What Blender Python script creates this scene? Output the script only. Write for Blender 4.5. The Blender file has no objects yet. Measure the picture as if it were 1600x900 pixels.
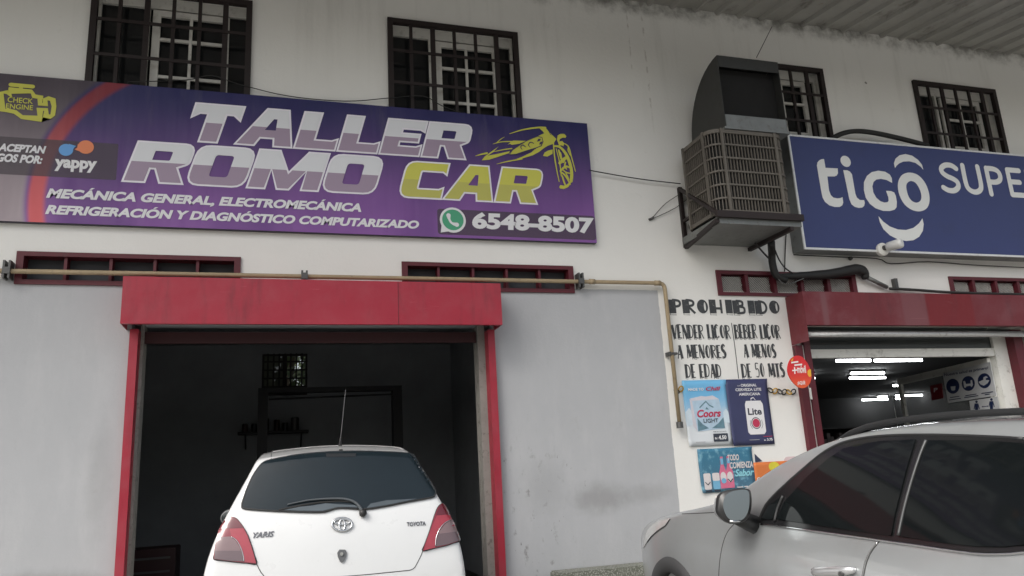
import bpy, bmesh, math, random
from mathutils import Vector, Matrix
from mathutils.bvhtree import BVHTree
from mathutils.geometry import delaunay_2d_cdt
random.seed(7)
sc = bpy.context.scene
COL = sc.collection

# ------------------------------------------------------------------ camera (solved from the photo's vanishing points)
FPX, YAW, PIT, ROLL = 1196.85, 0.303272, 0.235943, -0.055187
CAM = Vector((0.0, -7.0, 1.40))
_f = Vector((math.sin(YAW)*math.cos(PIT), math.cos(YAW)*math.cos(PIT), math.sin(PIT)))
_r0 = Vector((math.cos(YAW), -math.sin(YAW), 0)); _u0 = _r0.cross(_f)
_r = _r0*math.cos(ROLL) + _u0*math.sin(ROLL)
_u = -_r0*math.sin(ROLL) + _u0*math.cos(ROLL)
cam = bpy.data.cameras.new('camera'); cam.sensor_width = 36; cam.lens = FPX/1600*36
cam.clip_start = .05; cam.clip_end = 600
camo = bpy.data.objects.new('camera', cam); COL.objects.link(camo)
camo.matrix_world = Matrix(((_r.x, _u.x, -_f.x, CAM.x), (_r.y, _u.y, -_f.y, CAM.y), (_r.z, _u.z, -_f.z, CAM.z), (0, 0, 0, 1)))
sc.camera = camo

# ------------------------------------------------------------------ sky, sun, exposure
SUN_EL, SUN_AZ = math.radians(46), math.radians(238)     # azimuth clockwise from +Y: behind the camera
wd = bpy.data.worlds.new('World'); sc.world = wd; wd.use_nodes = True
nt = wd.node_tree; bg = nt.nodes['Background']
sky = nt.nodes.new('ShaderNodeTexSky'); sky.sky_type = 'NISHITA'; sky.sun_disc = False
sky.sun_elevation = SUN_EL; sky.sun_rotation = SUN_AZ; sky.dust_density = 6; sky.air_density = 1.2
hs = nt.nodes.new('ShaderNodeHueSaturation'); hs.inputs['Saturation'].default_value = .42; hs.inputs['Value'].default_value = 1
nt.links.new(sky.outputs[0], hs.inputs['Color']); nt.links.new(hs.outputs[0], bg.inputs['Color'])
bg.inputs['Strength'].default_value = .135
sl = bpy.data.lights.new('sun', 'SUN'); sl.energy = .9; sl.angle = math.radians(30); sl.color = (1, .97, .93)
so = bpy.data.objects.new('sun', sl); COL.objects.link(so)
sd = Vector((math.sin(SUN_AZ)*math.cos(SUN_EL), math.cos(SUN_AZ)*math.cos(SUN_EL), math.sin(SUN_EL)))
so.rotation_euler = sd.to_track_quat('Z', 'Y').to_euler()
vs = sc.view_settings; vs.view_transform = 'Standard'; vs.look = 'None'; vs.gamma = 1; vs.use_curve_mapping = False
vs.exposure = 0.64
sc.render.engine = 'CYCLES'
sc.cycles.max_bounces = 6; sc.cycles.diffuse_bounces = 4; sc.cycles.glossy_bounces = 4
sc.cycles.caustics_reflective = False; sc.cycles.caustics_refractive = False

# ------------------------------------------------------------------ measuring: rays of the calibrated photo camera
def ray(x, y): return (_r*((x-800)/FPX) - _u*((y-450)/FPX) + _f)
def W(x, y, Y=0.0):                      # point on the plane y = Y
    v = ray(x, y); return CAM + v*((Y-CAM.y)/v.y)
def PZ(x, y, z):
    v = ray(x, y); return CAM + v*((z-CAM.z)/v.z)
def PP(x, y, p0, n):
    v = ray(x, y); return CAM + v*((p0-CAM).dot(n)/v.dot(n))

# ------------------------------------------------------------------ materials
MATS = {}
def srgb(r, g, b):
    f = lambda c: (c/255/12.92) if c/255 <= .04045 else ((c/255+.055)/1.055)**2.4
    return (f(r), f(g), f(b))
def newmat(name):
    m = bpy.data.materials.new(name); m.use_nodes = True
    return m, m.node_tree, m.node_tree.nodes['Principled BSDF']
def N(t, typ, **kw):
    n = t.nodes.new(typ)
    for k, v in kw.items(): setattr(n, k, v)
    return n
def val(t, op, a, b=None, c=None, clamp=False):
    n = t.nodes.new('ShaderNodeMath'); n.operation = op; n.use_clamp = clamp
    for i, x in enumerate((a, b, c)):
        if x is None: continue
        if isinstance(x, (int, float)): n.inputs[i].default_value = x
        else: t.links.new(x, n.inputs[i])
    return n.outputs[0]
def mixc(t, f, a, b, mode='MIX'):
    n = t.nodes.new('ShaderNodeMix'); n.data_type = 'RGBA'; n.blend_type = mode
    for i, x in ((0, f), (6, a), (7, b)):
        if isinstance(x, (int, float)): n.inputs[i].default_value = x
        elif isinstance(x, tuple): n.inputs[i].default_value = (*x[:3], 1)
        else: t.links.new(x, n.inputs[i])
    return n.outputs[2]
def pos(t):
    g = N(t, 'ShaderNodeNewGeometry'); s = N(t, 'ShaderNodeSeparateXYZ'); t.links.new(g.outputs['Position'], s.inputs[0])
    return g.outputs['Position'], s.outputs[0], s.outputs[1], s.outputs[2]
def noise(t, vec, scale, detail=4, rough=.6, sx=1, sy=1, sz=1):
    m = N(t, 'ShaderNodeMapping'); m.inputs['Scale'].default_value = (sx, sy, sz); t.links.new(vec, m.inputs[0])
    n = N(t, 'ShaderNodeTexNoise'); n.inputs['Scale'].default_value = scale; n.inputs['Detail'].default_value = detail; n.inputs['Roughness'].default_value = rough
    t.links.new(m.outputs[0], n.inputs['Vector']); return n.outputs[0]
def ramp(t, f, a, b):                    # smooth 0..1 from a to b
    n = N(t, 'ShaderNodeMapRange'); n.interpolation_type = 'SMOOTHSTEP'
    n.inputs[1].default_value = a; n.inputs[2].default_value = b
    t.links.new(f, n.inputs[0]); return n.outputs[0]
def bump(t, b, h, strength=.2, dist=.01):
    n = N(t, 'ShaderNodeBump'); n.inputs['Strength'].default_value = strength; n.inputs['Distance'].default_value = dist
    t.links.new(h, n.inputs['Height']); t.links.new(n.outputs[0], b.inputs['Normal'])
def mat(name, col, rough=.6, metal=0, var=.12, scale=6, bmp=0, coat=0, spec=.5, dirt=None, dirt_amt=.0, emis=None, es=0):
    if name in MATS: return MATS[name]
    m, t, b = newmat(name)
    p, x, y, z = pos(t)
    n = noise(t, p, scale, 5)
    c = mixc(t, n, tuple(k*(1-var) for k in col), tuple(min(1, k*(1+var)) for k in col))
    if dirt:
        n2 = ramp(t, noise(t, p, scale*2.3, 6, .7), .52, .72)
        c = mixc(t, val(t, 'MULTIPLY', n2, dirt_amt), c, dirt)
    t.links.new(c, b.inputs['Base Color'])
    r = val(t, 'MULTIPLY_ADD', n, .2*rough, rough*.9, clamp=True); t.links.new(r, b.inputs['Roughness'])
    b.inputs['Metallic'].default_value = metal; b.inputs['Coat Weight'].default_value = coat
    b.inputs['Coat Roughness'].default_value = .06; b.inputs['Specular IOR Level'].default_value = spec
    if bmp: bump(t, b, noise(t, p, scale*6, 5), bmp, .006)
    if emis:
        b.inputs['Emission Color'].default_value = (*emis, 1); b.inputs['Emission Strength'].default_value = es
    MATS[name] = m; return m

def wall_material():
    m, t, b = newmat('painted_render')
    p, x, y, z = pos(t)
    wob = val(t, 'MULTIPLY_ADD', noise(t, p, 6, 4), .03, -.015)
    gx = val(t, 'LESS_THAN', val(t, 'ADD', x, wob), 3.78)
    gz = val(t, 'LESS_THAN', val(t, 'ADD', z, val(t, 'MULTIPLY', wob, .6)), 3.165)
    grey = val(t, 'MULTIPLY', gx, gz)
    white = mixc(t, noise(t, p, 1.1, 5), (.76, .755, .72), (.84, .838, .81))
    gcol = mixc(t, noise(t, p, 1.6, 5), (.40, .41, .425), (.47, .48, .495))
    gcol = mixc(t, val(t, 'MULTIPLY', ramp(t, noise(t, p, 2.4, 6, .7, 1.6, 1, .45), .45, .75), .30), gcol, (.56, .565, .57))
    gcol = mixc(t, val(t, 'MULTIPLY', ramp(t, noise(t, p, 12, 4, .7, 1, 1, .5), .55, .8), .18), gcol, (.31, .315, .32))
    c = mixc(t, grey, white, gcol)
    # rain streaks that run down from the roof line and the old column joint
    st = ramp(t, noise(t, p, 5, 4, .6, 1, 1, .09), .50, .78)
    hi = ramp(t, z, 4.6, 6.6)
    c = mixc(t, val(t, 'MULTIPLY', st, val(t, 'MULTIPLY', hi, .22)), c, (.24, .23, .19))
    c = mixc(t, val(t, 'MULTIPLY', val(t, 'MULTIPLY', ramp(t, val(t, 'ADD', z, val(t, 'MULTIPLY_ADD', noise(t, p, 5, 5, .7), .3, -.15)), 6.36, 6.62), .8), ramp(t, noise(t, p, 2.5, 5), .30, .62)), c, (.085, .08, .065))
    for x0, w, zz in ((3.93, .008, 5.3), (3.74, .006, 5.8)):
        d = val(t, 'ABSOLUTE', val(t, 'SUBTRACT', val(t, 'ADD', x, val(t, 'MULTIPLY', wob, 1.2)), x0))
        k = val(t, 'SUBTRACT', 1.0, ramp(t, d, w*.3, w*2.2))
        k = val(t, 'MULTIPLY', k, val(t, 'MULTIPLY', ramp(t, z, zz-.5, zz+.3), ramp(t, noise(t, p, 9, 4), .46, .62)))
        c = mixc(t, val(t, 'MULTIPLY', k, .4), c, (.24, .20, .16))
    # general scuffs
    sc1 = ramp(t, noise(t, p, 3.0, 8, .75), .60, .72)
    c = mixc(t, val(t, 'MULTIPLY', sc1, .16), c, (.22, .2, .17))
    # hand and tyre marks beside the workshop door and above the plinth
    near = val(t, 'SUBTRACT', 1.0, ramp(t, val(t, 'ABSOLUTE', val(t, 'SUBTRACT', x, 2.2)), .05, .6))
    low = val(t, 'SUBTRACT', 1.0, ramp(t, z, 1.1, 2.0))
    sm = ramp(t, noise(t, p, 9, 5, .65, 1, 1, .7), .57, .68)
    c = mixc(t, val(t, 'MULTIPLY', sm, val(t, 'MULTIPLY', near, val(t, 'MULTIPLY', low, .65))), c, (.14, .13, .12))
    sm2 = ramp(t, noise(t, p, 24, 4, .6, 1, 1, .45), .66, .71)
    c = mixc(t, val(t, 'MULTIPLY', sm2, val(t, 'MULTIPLY', val(t, 'SUBTRACT', 1.0, ramp(t, val(t, 'ABSOLUTE', val(t, 'SUBTRACT', x, 2.2)), .15, 1.1)), val(t, 'MULTIPLY', val(t, 'SUBTRACT', 1.0, ramp(t, z, 1.3, 2.2)), .8))), c, (.10, .095, .09))
    sm3 = ramp(t, noise(t, p, 15, 5, .7), .70, .74)
    c = mixc(t, val(t, 'MULTIPLY', sm3, .22), c, (.2, .19, .18))
    for cx, cz, sx, sz, amt in ((2.95, 1.12, .34, .16, .42), (3.45, 1.13, .3, .1, .25), (2.4, 1.25, .25, .3, .15), (-1.75, .75, .5, .12, .45), (-1.35, 1.5, .12, .5, .2)):
        dx = val(t, 'DIVIDE', val(t, 'SUBTRACT', x, cx), sx); dz = val(t, 'DIVIDE', val(t, 'SUBTRACT', z, cz), sz)
        q = val(t, 'SQRT', val(t, 'ADD', val(t, 'MULTIPLY', dx, dx), val(t, 'MULTIPLY', dz, dz)))
        q = val(t, 'ADD', q, val(t, 'MULTIPLY_ADD', noise(t, p, 8, 5), .9, -.45))
        k = val(t, 'SUBTRACT', 1.0, ramp(t, q, 0.2, 1.25))
        c = mixc(t, val(t, 'MULTIPLY', k, amt), c, (.17, .165, .16))
    # chipped plaster spots
    v = N(t, 'ShaderNodeTexVoronoi'); v.inputs['Scale'].default_value = 1.6; v.inputs['Randomness'].default_value = 1
    t.links.new(p, v.inputs['Vector'])
    dd = val(t, 'ADD', v.outputs['Distance'], val(t, 'MULTIPLY_ADD', noise(t, p, 30, 3), .06, -.03))
    pick = N(t, 'ShaderNodeSeparateColor'); t.links.new(v.outputs['Color'], pick.inputs[0])
    k = val(t, 'MULTIPLY', val(t, 'LESS_THAN', dd, .038), val(t, 'LESS_THAN', pick.outputs[0], .35))
    c = mixc(t, val(t, 'MULTIPLY', k, .75), c, (.10, .09, .08))
    t.links.new(c, b.inputs['Base Color']); b.inputs['Roughness'].default_value = .75; b.inputs['Specular IOR Level'].default_value = .3
    bump(t, b, noise(t, p, 25, 6, .7), .25, .01)
    return m

M = {}
M['wall'] = wall_material()
M['soffit'] = None
M['dark_red'] = mat('dark_red_paint', srgb(88, 24, 36), .5, var=.2, scale=7, bmp=.1, dirt=(.05, .03, .03), dirt_amt=.4)
M['bar'] = mat('rust_brown_bar_paint', (.0125, .0065, .0062), .6, var=.3, scale=9)
M['white_frame'] = mat('white_window_frame', (.62, .61, .57), .5, var=.12, scale=5, dirt=(.2, .18, .14), dirt_amt=.4)
M['dark_glass'] = mat('dark_window_glass', (.012, .013, .014), .12, var=.2, scale=2, spec=.4)
M['vent_dark'] = mat('dark_vent_mesh', (.035, .037, .042), .7, var=.3, scale=8)
M['black'] = mat('black_plastic', (.015, .015, .016), .5, var=.2)
M['rubber'] = mat('black_rubber', (.02, .02, .02), .8, var=.2)
M['galv'] = mat('galvanised_sheet', (.22, .228, .22), .5, metal=.75, var=.25, scale=7, bmp=.05, dirt=(.12, .1, .08), dirt_amt=.5)
M['galv_dark'] = mat('dark_weathered_sheet', (.055, .056, .054), .5, metal=.5, var=.25, scale=6, dirt=(.04, .035, .03), dirt_amt=.5)
M['grille'] = mat('beige_plastic_grille', (.115, .104, .088), .65, var=.25, scale=5, dirt=(.06, .05, .04), dirt_amt=.6)
M['core'] = mat('black_core', (.006, .006, .006), .9)
M['pipe'] = mat('cream_pipe_paint', srgb(160, 143, 114), .5, var=.2, scale=5, dirt=(.1, .08, .06), dirt_amt=.5)
M['clamp'] = mat('dark_steel_clamp', (.11, .11, .108), .5, metal=.6)
M['cable'] = mat('black_cable', (.012, .012, .012), .6)
M['tile'] = None
M['white_paint'] = mat('chipped_white_paint', (.72, .72, .68), .45, var=.08, scale=4, dirt=(.15, .13, .1), dirt_amt=.55)
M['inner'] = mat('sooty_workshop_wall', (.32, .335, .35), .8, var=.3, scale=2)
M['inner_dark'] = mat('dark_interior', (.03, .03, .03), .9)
M['tube_roll'] = mat('steel_roller_tube', (.55, .56, .56), .35, metal=.6, var=.2, scale=12, dirt=(.15, .12, .1), dirt_amt=.4)

# ------------------------------------------------------------------ mesh helpers
BASE = {}
class MB:
    def __init__(s): s.v = []; s.f = []
    def add(s, vs, fs):
        o = len(s.v); s.v += [Vector(v) for v in vs]; s.f += [tuple(i+o for i in f) for f in fs]; return s
    def box(s, x0, x1, y0, y1, z0, z1):
        if x0 > x1: x0, x1 = x1, x0
        if y0 > y1: y0, y1 = y1, y0
        if z0 > z1: z0, z1 = z1, z0
        return s.hexa([(x0, y0, z0), (x1, y0, z0), (x1, y1, z0), (x0, y1, z0), (x0, y0, z1), (x1, y0, z1), (x1, y1, z1), (x0, y1, z1)])
    def hexa(s, p): return s.add(p, [(0, 3, 2, 1), (4, 5, 6, 7), (0, 1, 5, 4), (1, 2, 6, 5), (2, 3, 7, 6), (3, 0, 4, 7)])
    def obox(s, c, ax, ay, az):           # centre and three half-axis vectors
        c, ax, ay, az = map(Vector, (c, ax, ay, az))
        return s.hexa([c-ax-ay-az, c+ax-ay-az, c+ax+ay-az, c-ax+ay-az, c-ax-ay+az, c+ax-ay+az, c+ax+ay+az, c-ax+ay+az])
    def bar(s, a, b, w, h, up=(0, 0, 1)):
        a, b = Vector(a), Vector(b); d = (b-a); up = Vector(up); sd_ = d.cross(up).normalized(); u2 = sd_.cross(d).normalized()
        return s.obox((a+b)/2, d/2, sd_*w/2, u2*h/2)
    def tube(s, pts, r, n=8, caps=True):
        pts = [Vector(p) for p in pts]; rs = r if isinstance(r, (list, tuple)) else [r]*len(pts)
        vs, fs = [], []; prev = None
        for i, p in enumerate(pts):
            d = (pts[min(i+1, len(pts)-1)] - pts[max(i-1, 0)]).normalized()
            if prev is None:
                a = Vector((0, 0, 1)) if abs(d.z) < .9 else Vector((1, 0, 0)); a = (a - d*a.dot(d)).normalized()
            else: a = (prev - d*prev.dot(d)).normalized()
            prev = a; b_ = d.cross(a)
            for k in range(n):
                an = 2*math.pi*k/n; vs.append(p + (a*math.cos(an) + b_*math.sin(an))*rs[i])
        for i in range(len(pts)-1):
            for k in range(n): fs.append((i*n+k, i*n+(k+1) % n, (i+1)*n+(k+1) % n, (i+1)*n+k))
        if caps: fs += [tuple(range(n-1, -1, -1)), tuple(range((len(pts)-1)*n, len(pts)*n))]
        return s.add(vs, fs)
    def prism(s, poly, mp, d):            # poly of 2D points, mp(p)->3D front, extruded by vector d
        n = len(poly); f = [Vector(mp(p)) for p in poly]; d = Vector(d)
        return s.add(f+[q+d for q in f], [tuple(range(n)), tuple(range(2*n-1, n-1, -1))] + [(i, i+n, (i+1) % n+n, (i+1) % n) for i in range(n)])
    def build(s, name, m, parent=None, smooth=False, bevel=0):
        off = BASE.get(parent.name, Vector()) if parent else Vector()
        me = bpy.data.meshes.new(name); me.from_pydata([v-off for v in s.v], [], s.f)
        me.validate(); 
        bm = bmesh.new(); bm.from_mesh(me); bmesh.ops.recalc_face_normals(bm, faces=bm.faces)
        if bevel: bmesh.ops.bevel(bm, geom=bm.edges[:], offset=bevel, segments=2, affect='EDGES', clamp_overlap=True)
        bm.to_mesh(me); bm.free()
        if m: me.materials.append(m)
        if smooth:
            for p in me.polygons: p.use_smooth = True
        o = bpy.data.objects.new(name, me); COL.objects.link(o)
        if parent: o.parent = parent
        BASE[o.name] = off
        return o
def thing(name, label, cat, loc=(0, 0, 0), group=None):
    o = bpy.data.objects.new(name, None); COL.objects.link(o); o.location = loc; o.empty_display_size = .1
    o['label'] = label; o['category'] = cat
    if group: o['group'] = group
    BASE[o.name] = Vector(loc); return o
def tag(o, label, cat, group=None):
    o['label'] = label; o['category'] = cat
    if group: o['group'] = group
    return o
def struct(o): o['kind'] = 'structure'; return o
def bez(p, n=8):                          # Catmull-Rom through points
    p = [Vector(q) for q in p]; out = []
    for i in range(len(p)-1):
        a, b, c, d = p[max(i-1, 0)], p[i], p[i+1], p[min(i+2, len(p)-1)]
        for k in range(n):
            t = k/n; out.append(.5*((2*b)+(c-a)*t+(2*a-5*b+4*c-d)*t*t+(3*b-a-3*c+d)*t**3))
    out.append(p[-1]); return out

# ------------------------------------------------------------------ 2D drawing: filled contours, strokes and text
DG = None
def curve2d(contours, offset=0):
    c = bpy.data.curves.new('c2', 'CURVE'); c.dimensions = '2D'; c.fill_mode = 'BOTH'; c.offset = offset
    for ct in contours:
        sp = c.splines.new('POLY'); sp.points.add(len(ct)-1); sp.use_cyclic_u = True
        for i, q in enumerate(ct): sp.points[i].co = (q[0], q[1], 0, 1)
    return _tomesh(c)
def _tomesh(c):
    o = bpy.data.objects.new('tmp', c); COL.objects.link(o)
    dg = bpy.context.evaluated_depsgraph_get(); dg.update()
    me = bpy.data.meshes.new_from_object(o.evaluated_get(dg))
    vs_ = [(v.co.x, v.co.y) for v in me.vertices]; fs_ = [tuple(p.vertices) for p in me.polygons]
    bpy.data.objects.remove(o); bpy.data.meshes.remove(me); bpy.data.curves.remove(c)
    return vs_, fs_
def text2d(body, bold=.0, shear=0, space=1.0):
    c = bpy.data.curves.new('t2', 'FONT'); c.body = body; c.size = 1; c.offset = bold; c.shear = shear; c.space_character = space; c.fill_mode = 'BOTH'; c.resolution_u = 4
    return _tomesh(c)
def bbox(vs_): return min(v[0] for v in vs_), max(v[0] for v in vs_), min(v[1] for v in vs_), max(v[1] for v in vs_)
CAPH = {}
def fit_text(body, x0, x1, yb, h, bold=.0, shear=0, space=1.0, ref='H'):
    """text as 2D mesh: ink from x0 to x1, baseline yb, ref letter height h"""
    acc = [i for i, ch in enumerate(body) if ch in 'ÁÉÍÓÚ']
    body = ''.join({'Á': 'A', 'É': 'E', 'Í': 'I', 'Ó': 'O', 'Ú': 'U'}.get(ch, ch) for ch in body)
    vs_, fs_ = text2d(body, bold, shear, space)
    if acc:
        cap = bbox(text2d('H', bold)[0])[3]
        for i in acc:
            xr = bbox(text2d(body[:i+1], bold, 0, space)[0])[1]; wc = bbox(text2d(body[i], bold)[0]); c = xr-(wc[1]-wc[0])/2+shear*cap
            o_ = len(vs_); vs_ = vs_+[(c-.10, cap+.05), (c+.03, cap+.05), (c+.22, cap+.20), (c+.03, cap+.20)]; fs_ = fs_+[(o_, o_+1, o_+2, o_+3)]
    k = (ref, bold)
    if k not in CAPH:
        b = bbox(text2d(ref, bold)[0]); CAPH[k] = (b[2], b[3])
    a0, a1 = CAPH[k]; bx = bbox(vs_); sx = (x1-x0)/(bx[1]-bx[0]); sy = h/(a1-a0)
    return [(x0+(v[0]-bx[0])*sx, yb+(v[1]-a0)*sy) for v in vs_], fs_
def stroke(pts, w, closed=False, n=0, cap=True):
    """ribbon contours along a polyline; w may be a list; returns list of contours (outer[, inner])"""
    P = [Vector((q[0], q[1], 0)) for q in pts]
    if n and not closed: P = bez(P, n)
    if n and closed:
        PP_ = bez([P[-1]]+P+[P[0], P[1]], n); P = PP_[n:-n-1]
    m = len(P); ws = w if isinstance(w, (list, tuple)) else [w]*m
    if len(ws) != m: ws = [ws[min(int(i/(m-1)*(len(ws)-1)), len(ws)-2)]*(1-(i/(m-1)*(len(ws)-1) - min(int(i/(m-1)*(len(ws)-1)), len(ws)-2))) + ws[min(int(i/(m-1)*(len(ws)-1)), len(ws)-2)+1]*(i/(m-1)*(len(ws)-1) - min(int(i/(m-1)*(len(ws)-1)), len(ws)-2)) for i in range(m)]
    L, Rr = [], []
    for i in range(m):
        a = P[(i-1) % m] if (closed or i > 0) else P[i]; b = P[(i+1) % m] if (closed or i < m-1) else P[i]
        d = (b-a); d = d.normalized() if d.length > 1e-9 else Vector((1, 0, 0)); nn = Vector((-d.y, d.x, 0))
        p_in = (P[i]-P[(i-1) % m]) if (closed or i > 0) else d
        cs = max(.55, abs(p_in.normalized().dot(d))) if p_in.length > 1e-9 else 1
        L.append(P[i]+nn*ws[i]/2/cs); Rr.append(P[i]-nn*ws[i]/2/cs)
    t2 = lambda q: (q.x, q.y)
    if closed: return [[t2(q) for q in L], [t2(q) for q in Rr]]
    out = [t2(q) for q in L]
    if cap:
        d = (P[-1]-P[-2]).normalized(); r = ws[-1]/2; a0 = math.atan2(d.y, d.x)+math.pi/2
        out += [(P[-1].x+r*math.cos(a0-math.pi*k/6), P[-1].y+r*math.sin(a0-math.pi*k/6)) for k in range(1, 6)]
    out += [t2(q) for q in reversed(Rr)]
    if cap:
        d = (P[0]-P[1]).normalized(); r = ws[0]/2; a0 = math.atan2(d.y, d.x)+math.pi/2
        out += [(P[0].x+r*math.cos(a0-math.pi*k/6), P[0].y+r*math.sin(a0-math.pi*k/6)) for k in range(1, 6)]
    return [out]
def ell(cx, cy, rx, ry=None, n=28, a0=0, a1=2*math.pi):
    ry = ry or rx; full = abs(a1-a0-2*math.pi) < 1e-6
    return [(cx+rx*math.cos(a0+(a1-a0)*k/(n if full else n-1)), cy+ry*math.sin(a0+(a1-a0)*k/(n if full else n-1))) for k in range(n)]
def rrect(x0, y0, x1, y1, r, n=5):
    out = []
    for cx, cy, a in ((x1-r, y1-r, 0), (x0+r, y1-r, 90), (x0+r, y0+r, 180), (x1-r, y0+r, 270)):
        out += [(cx+r*math.cos(math.radians(a+90*k/n)), cy+r*math.sin(math.radians(a+90*k/n))) for k in range(n+1)]
    return out
def fillet(poly, n=4):
    """poly of (x, y[, r])"""
    out = []; m = len(poly)
    for i, q in enumerate(poly):
        if len(q) < 3 or q[2] <= 0: out.append((q[0], q[1])); continue
        p = Vector((q[0], q[1])); a = Vector(poly[i-1][:2]); b = Vector(poly[(i+1) % m][:2])
        p1 = p+(a-p).normalized()*q[2]; p2 = p+(b-p).normalized()*q[2]
        for k in range(n+1):
            t = k/n; z_ = p1*(1-t)**2+p*2*t*(1-t)+p2*t*t; out.append((z_.x, z_.y))
    return out
def grow(poly, d):
    area = sum(poly[i-1][0]*poly[i][1]-poly[i][0]*poly[i-1][1] for i in range(len(poly)))
    s_ = 1 if area > 0 else -1; out = []; m = len(poly)
    for i in range(m):
        a, p, b = Vector(poly[i-1]), Vector(poly[i]), Vector(poly[(i+1) % m])
        if (p-a).length < 1e-9 or (b-p).length < 1e-9: out.append((p.x, p.y)); continue
        d1 = (p-a).normalized(); d2 = (b-p).normalized(); n1 = Vector((d1.y, -d1.x)); n2 = Vector((d2.y, -d2.x)); nn = (n1+n2)
        if nn.length < .3: nn = n1
        nn = nn.normalized(); k = 1/max(.5, nn.dot(n1)); q = p+nn*d*s_*k; out.append((q.x, q.y))
    return out
def lay(name, m, parent, parts, mp):
    """2D meshes laid on a surface by mp((x,y)) -> 3D, as one object"""
    b = MB()
    for i, (vs_, fs_) in enumerate(parts): b.add([Vector(mp(v))-Vector((0, .00012*i, 0)) for v in vs_], fs_)
    return b.build(name, m, parent)
def merged(contour_sets): return [curve2d(c) for c in contour_sets]

# ================================================================== GROUND
def asphalt():
    m, t, b = newmat('worn_concrete_yard'); p, x, y, z = pos(t)
    c = mixc(t, noise(t, p, .5, 5), (.24, .235, .22), (.36, .355, .335))
    c = mixc(t, ramp(t, noise(t, p, 60, 3), .45, .6), c, (.28, .275, .26))
    c = mixc(t, val(t, 'MULTIPLY', ramp(t, noise(t, p, 1.7, 6), .58, .68), .5), c, (.04, .04, .04))
    t.links.new(c, b.inputs['Base Color']); b.inputs['Roughness'].default_value = .85
    bump(t, b, noise(t, p, 90, 4), .4, .004); return m
g = MB().box(-90, 90, -120, 90, -.3, 0).build('ground', asphalt()); struct(g)
rp = MB(); rp.hexa([(-1.9, -3.6, -.05), (2.2, -3.6, -.05), (2.2, -2.6, -.05), (-1.9, -2.6, -.05), (-1.9, -3.6, .004), (2.2, -3.6, .004), (2.2, -2.6, .10), (-1.9, -2.6, .10)])
rp.box(-1.9, 2.2, -2.6, 9, -.05, .10)
struct(rp.build('driveway_ramp', mat('stained_concrete', (.27, .265, .25), .8, var=.2, scale=2.5, bmp=.2, dirt=(.05, .05, .05), dirt_amt=.6)))
def terrazzo():
    m, t, b = newmat('terrazzo'); p, x, y, z = pos(t)
    v = N(t, 'ShaderNodeTexVoronoi'); v.inputs['Scale'].default_value = 70; t.links.new(p, v.inputs['Vector'])
    c = mixc(t, ramp(t, v.outputs['Distance'], .2, .6), (.36, .36, .33), (.13, .14, .11))
    c = mixc(t, val(t, 'MULTIPLY', ramp(t, noise(t, p, 5, 5), .45, .65), .35), c, (.2, .21, .17))
    t.links.new(c, b.inputs['Base Color']); b.inputs['Roughness'].default_value = .6; return m
x0p = W(874, 893, -.26).x; zp = W(1000, 884, -.26).z
k = MB().box(x0p, 14, -.26, -.003, 0, zp)
k.build('walkway_plinth', terrazzo(), None, bevel=.012)['kind'] = 'structure'

# ================================================================== BUILDING
B = thing('commercial_building', 'two storey white and grey building with red shutter boxes, barred windows and corrugated eave', 'building', (3.5, 0, 0))
gx0, gx1 = -1.19, 1.97; gz0, gz1 = .10, 2.80
sx0, sx1, sz1 = 5.50, 8.74, 2.80
WIN = [(-1.68, -.31), (1.02, 2.39), (4.93, 6.30), (7.70, 9.03)]
WZ0, WZ1 = 4.58, 5.98
VENT = [(-2.07, -.35), (1.12, 2.83), (4.51, 6.29), (7.68, 9.45)]
VZ0, VZ1 = 3.13, 3.385
holes = [(gx0, gx1, -1, gz1), (sx0, sx1, -1, sz1)] + [(a, b, WZ0, WZ1) for a, b in WIN] + [(a, b, VZ0, VZ1) for a, b in VENT]
XL, XR, ZT, TH = -7.2, 18.0, 6.60, .22
w = MB()
xs = sorted({XL, XR, *[h[0] for h in holes], *[h[1] for h in holes], 3.78}); zs = sorted({0, ZT, *[max(0, h[2]) for h in holes], *[h[3] for h in holes]})
inh = lambda a, c: any(h[0]-1e-6 < a < h[1]+1e-6 and h[2]-1e-6 < c < h[3]+1e-6 for h in holes)
solid = {}
for i in range(len(xs)-1):
    for j in range(len(zs)-1): solid[i, j] = not inh((xs[i]+xs[i+1])/2, (zs[j]+zs[j+1])/2)
for (i, j), s_ in solid.items():
    if not s_: continue
    a, b, c, d = xs[i], xs[i+1], zs[j], zs[j+1]
    w.add([(a, 0, c), (b, 0, c), (b, 0, d), (a, 0, d)], [(0, 1, 2, 3)]); w.add([(a, TH, c), (b, TH, c), (b, TH, d), (a, TH, d)], [(3, 2, 1, 0)])
    for di, dj, q in ((-1, 0, [(a, 0, c), (a, 0, d), (a, TH, d), (a, TH, c)]), (1, 0, [(b, 0, c), (b, TH, c), (b, TH, d), (b, 0, d)]), (0, -1, [(a, 0, c), (a, TH, c), (b, TH, c), (b, 0, c)]), (0, 1, [(a, 0, d), (b, 0, d), (b, TH, d), (a, TH, d)])):
        if not solid.get((i+di, j+dj), False): w.add(q, [(0, 1, 2, 3)])
bmf = w.build('front_wall', M['wall'], B)
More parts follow.
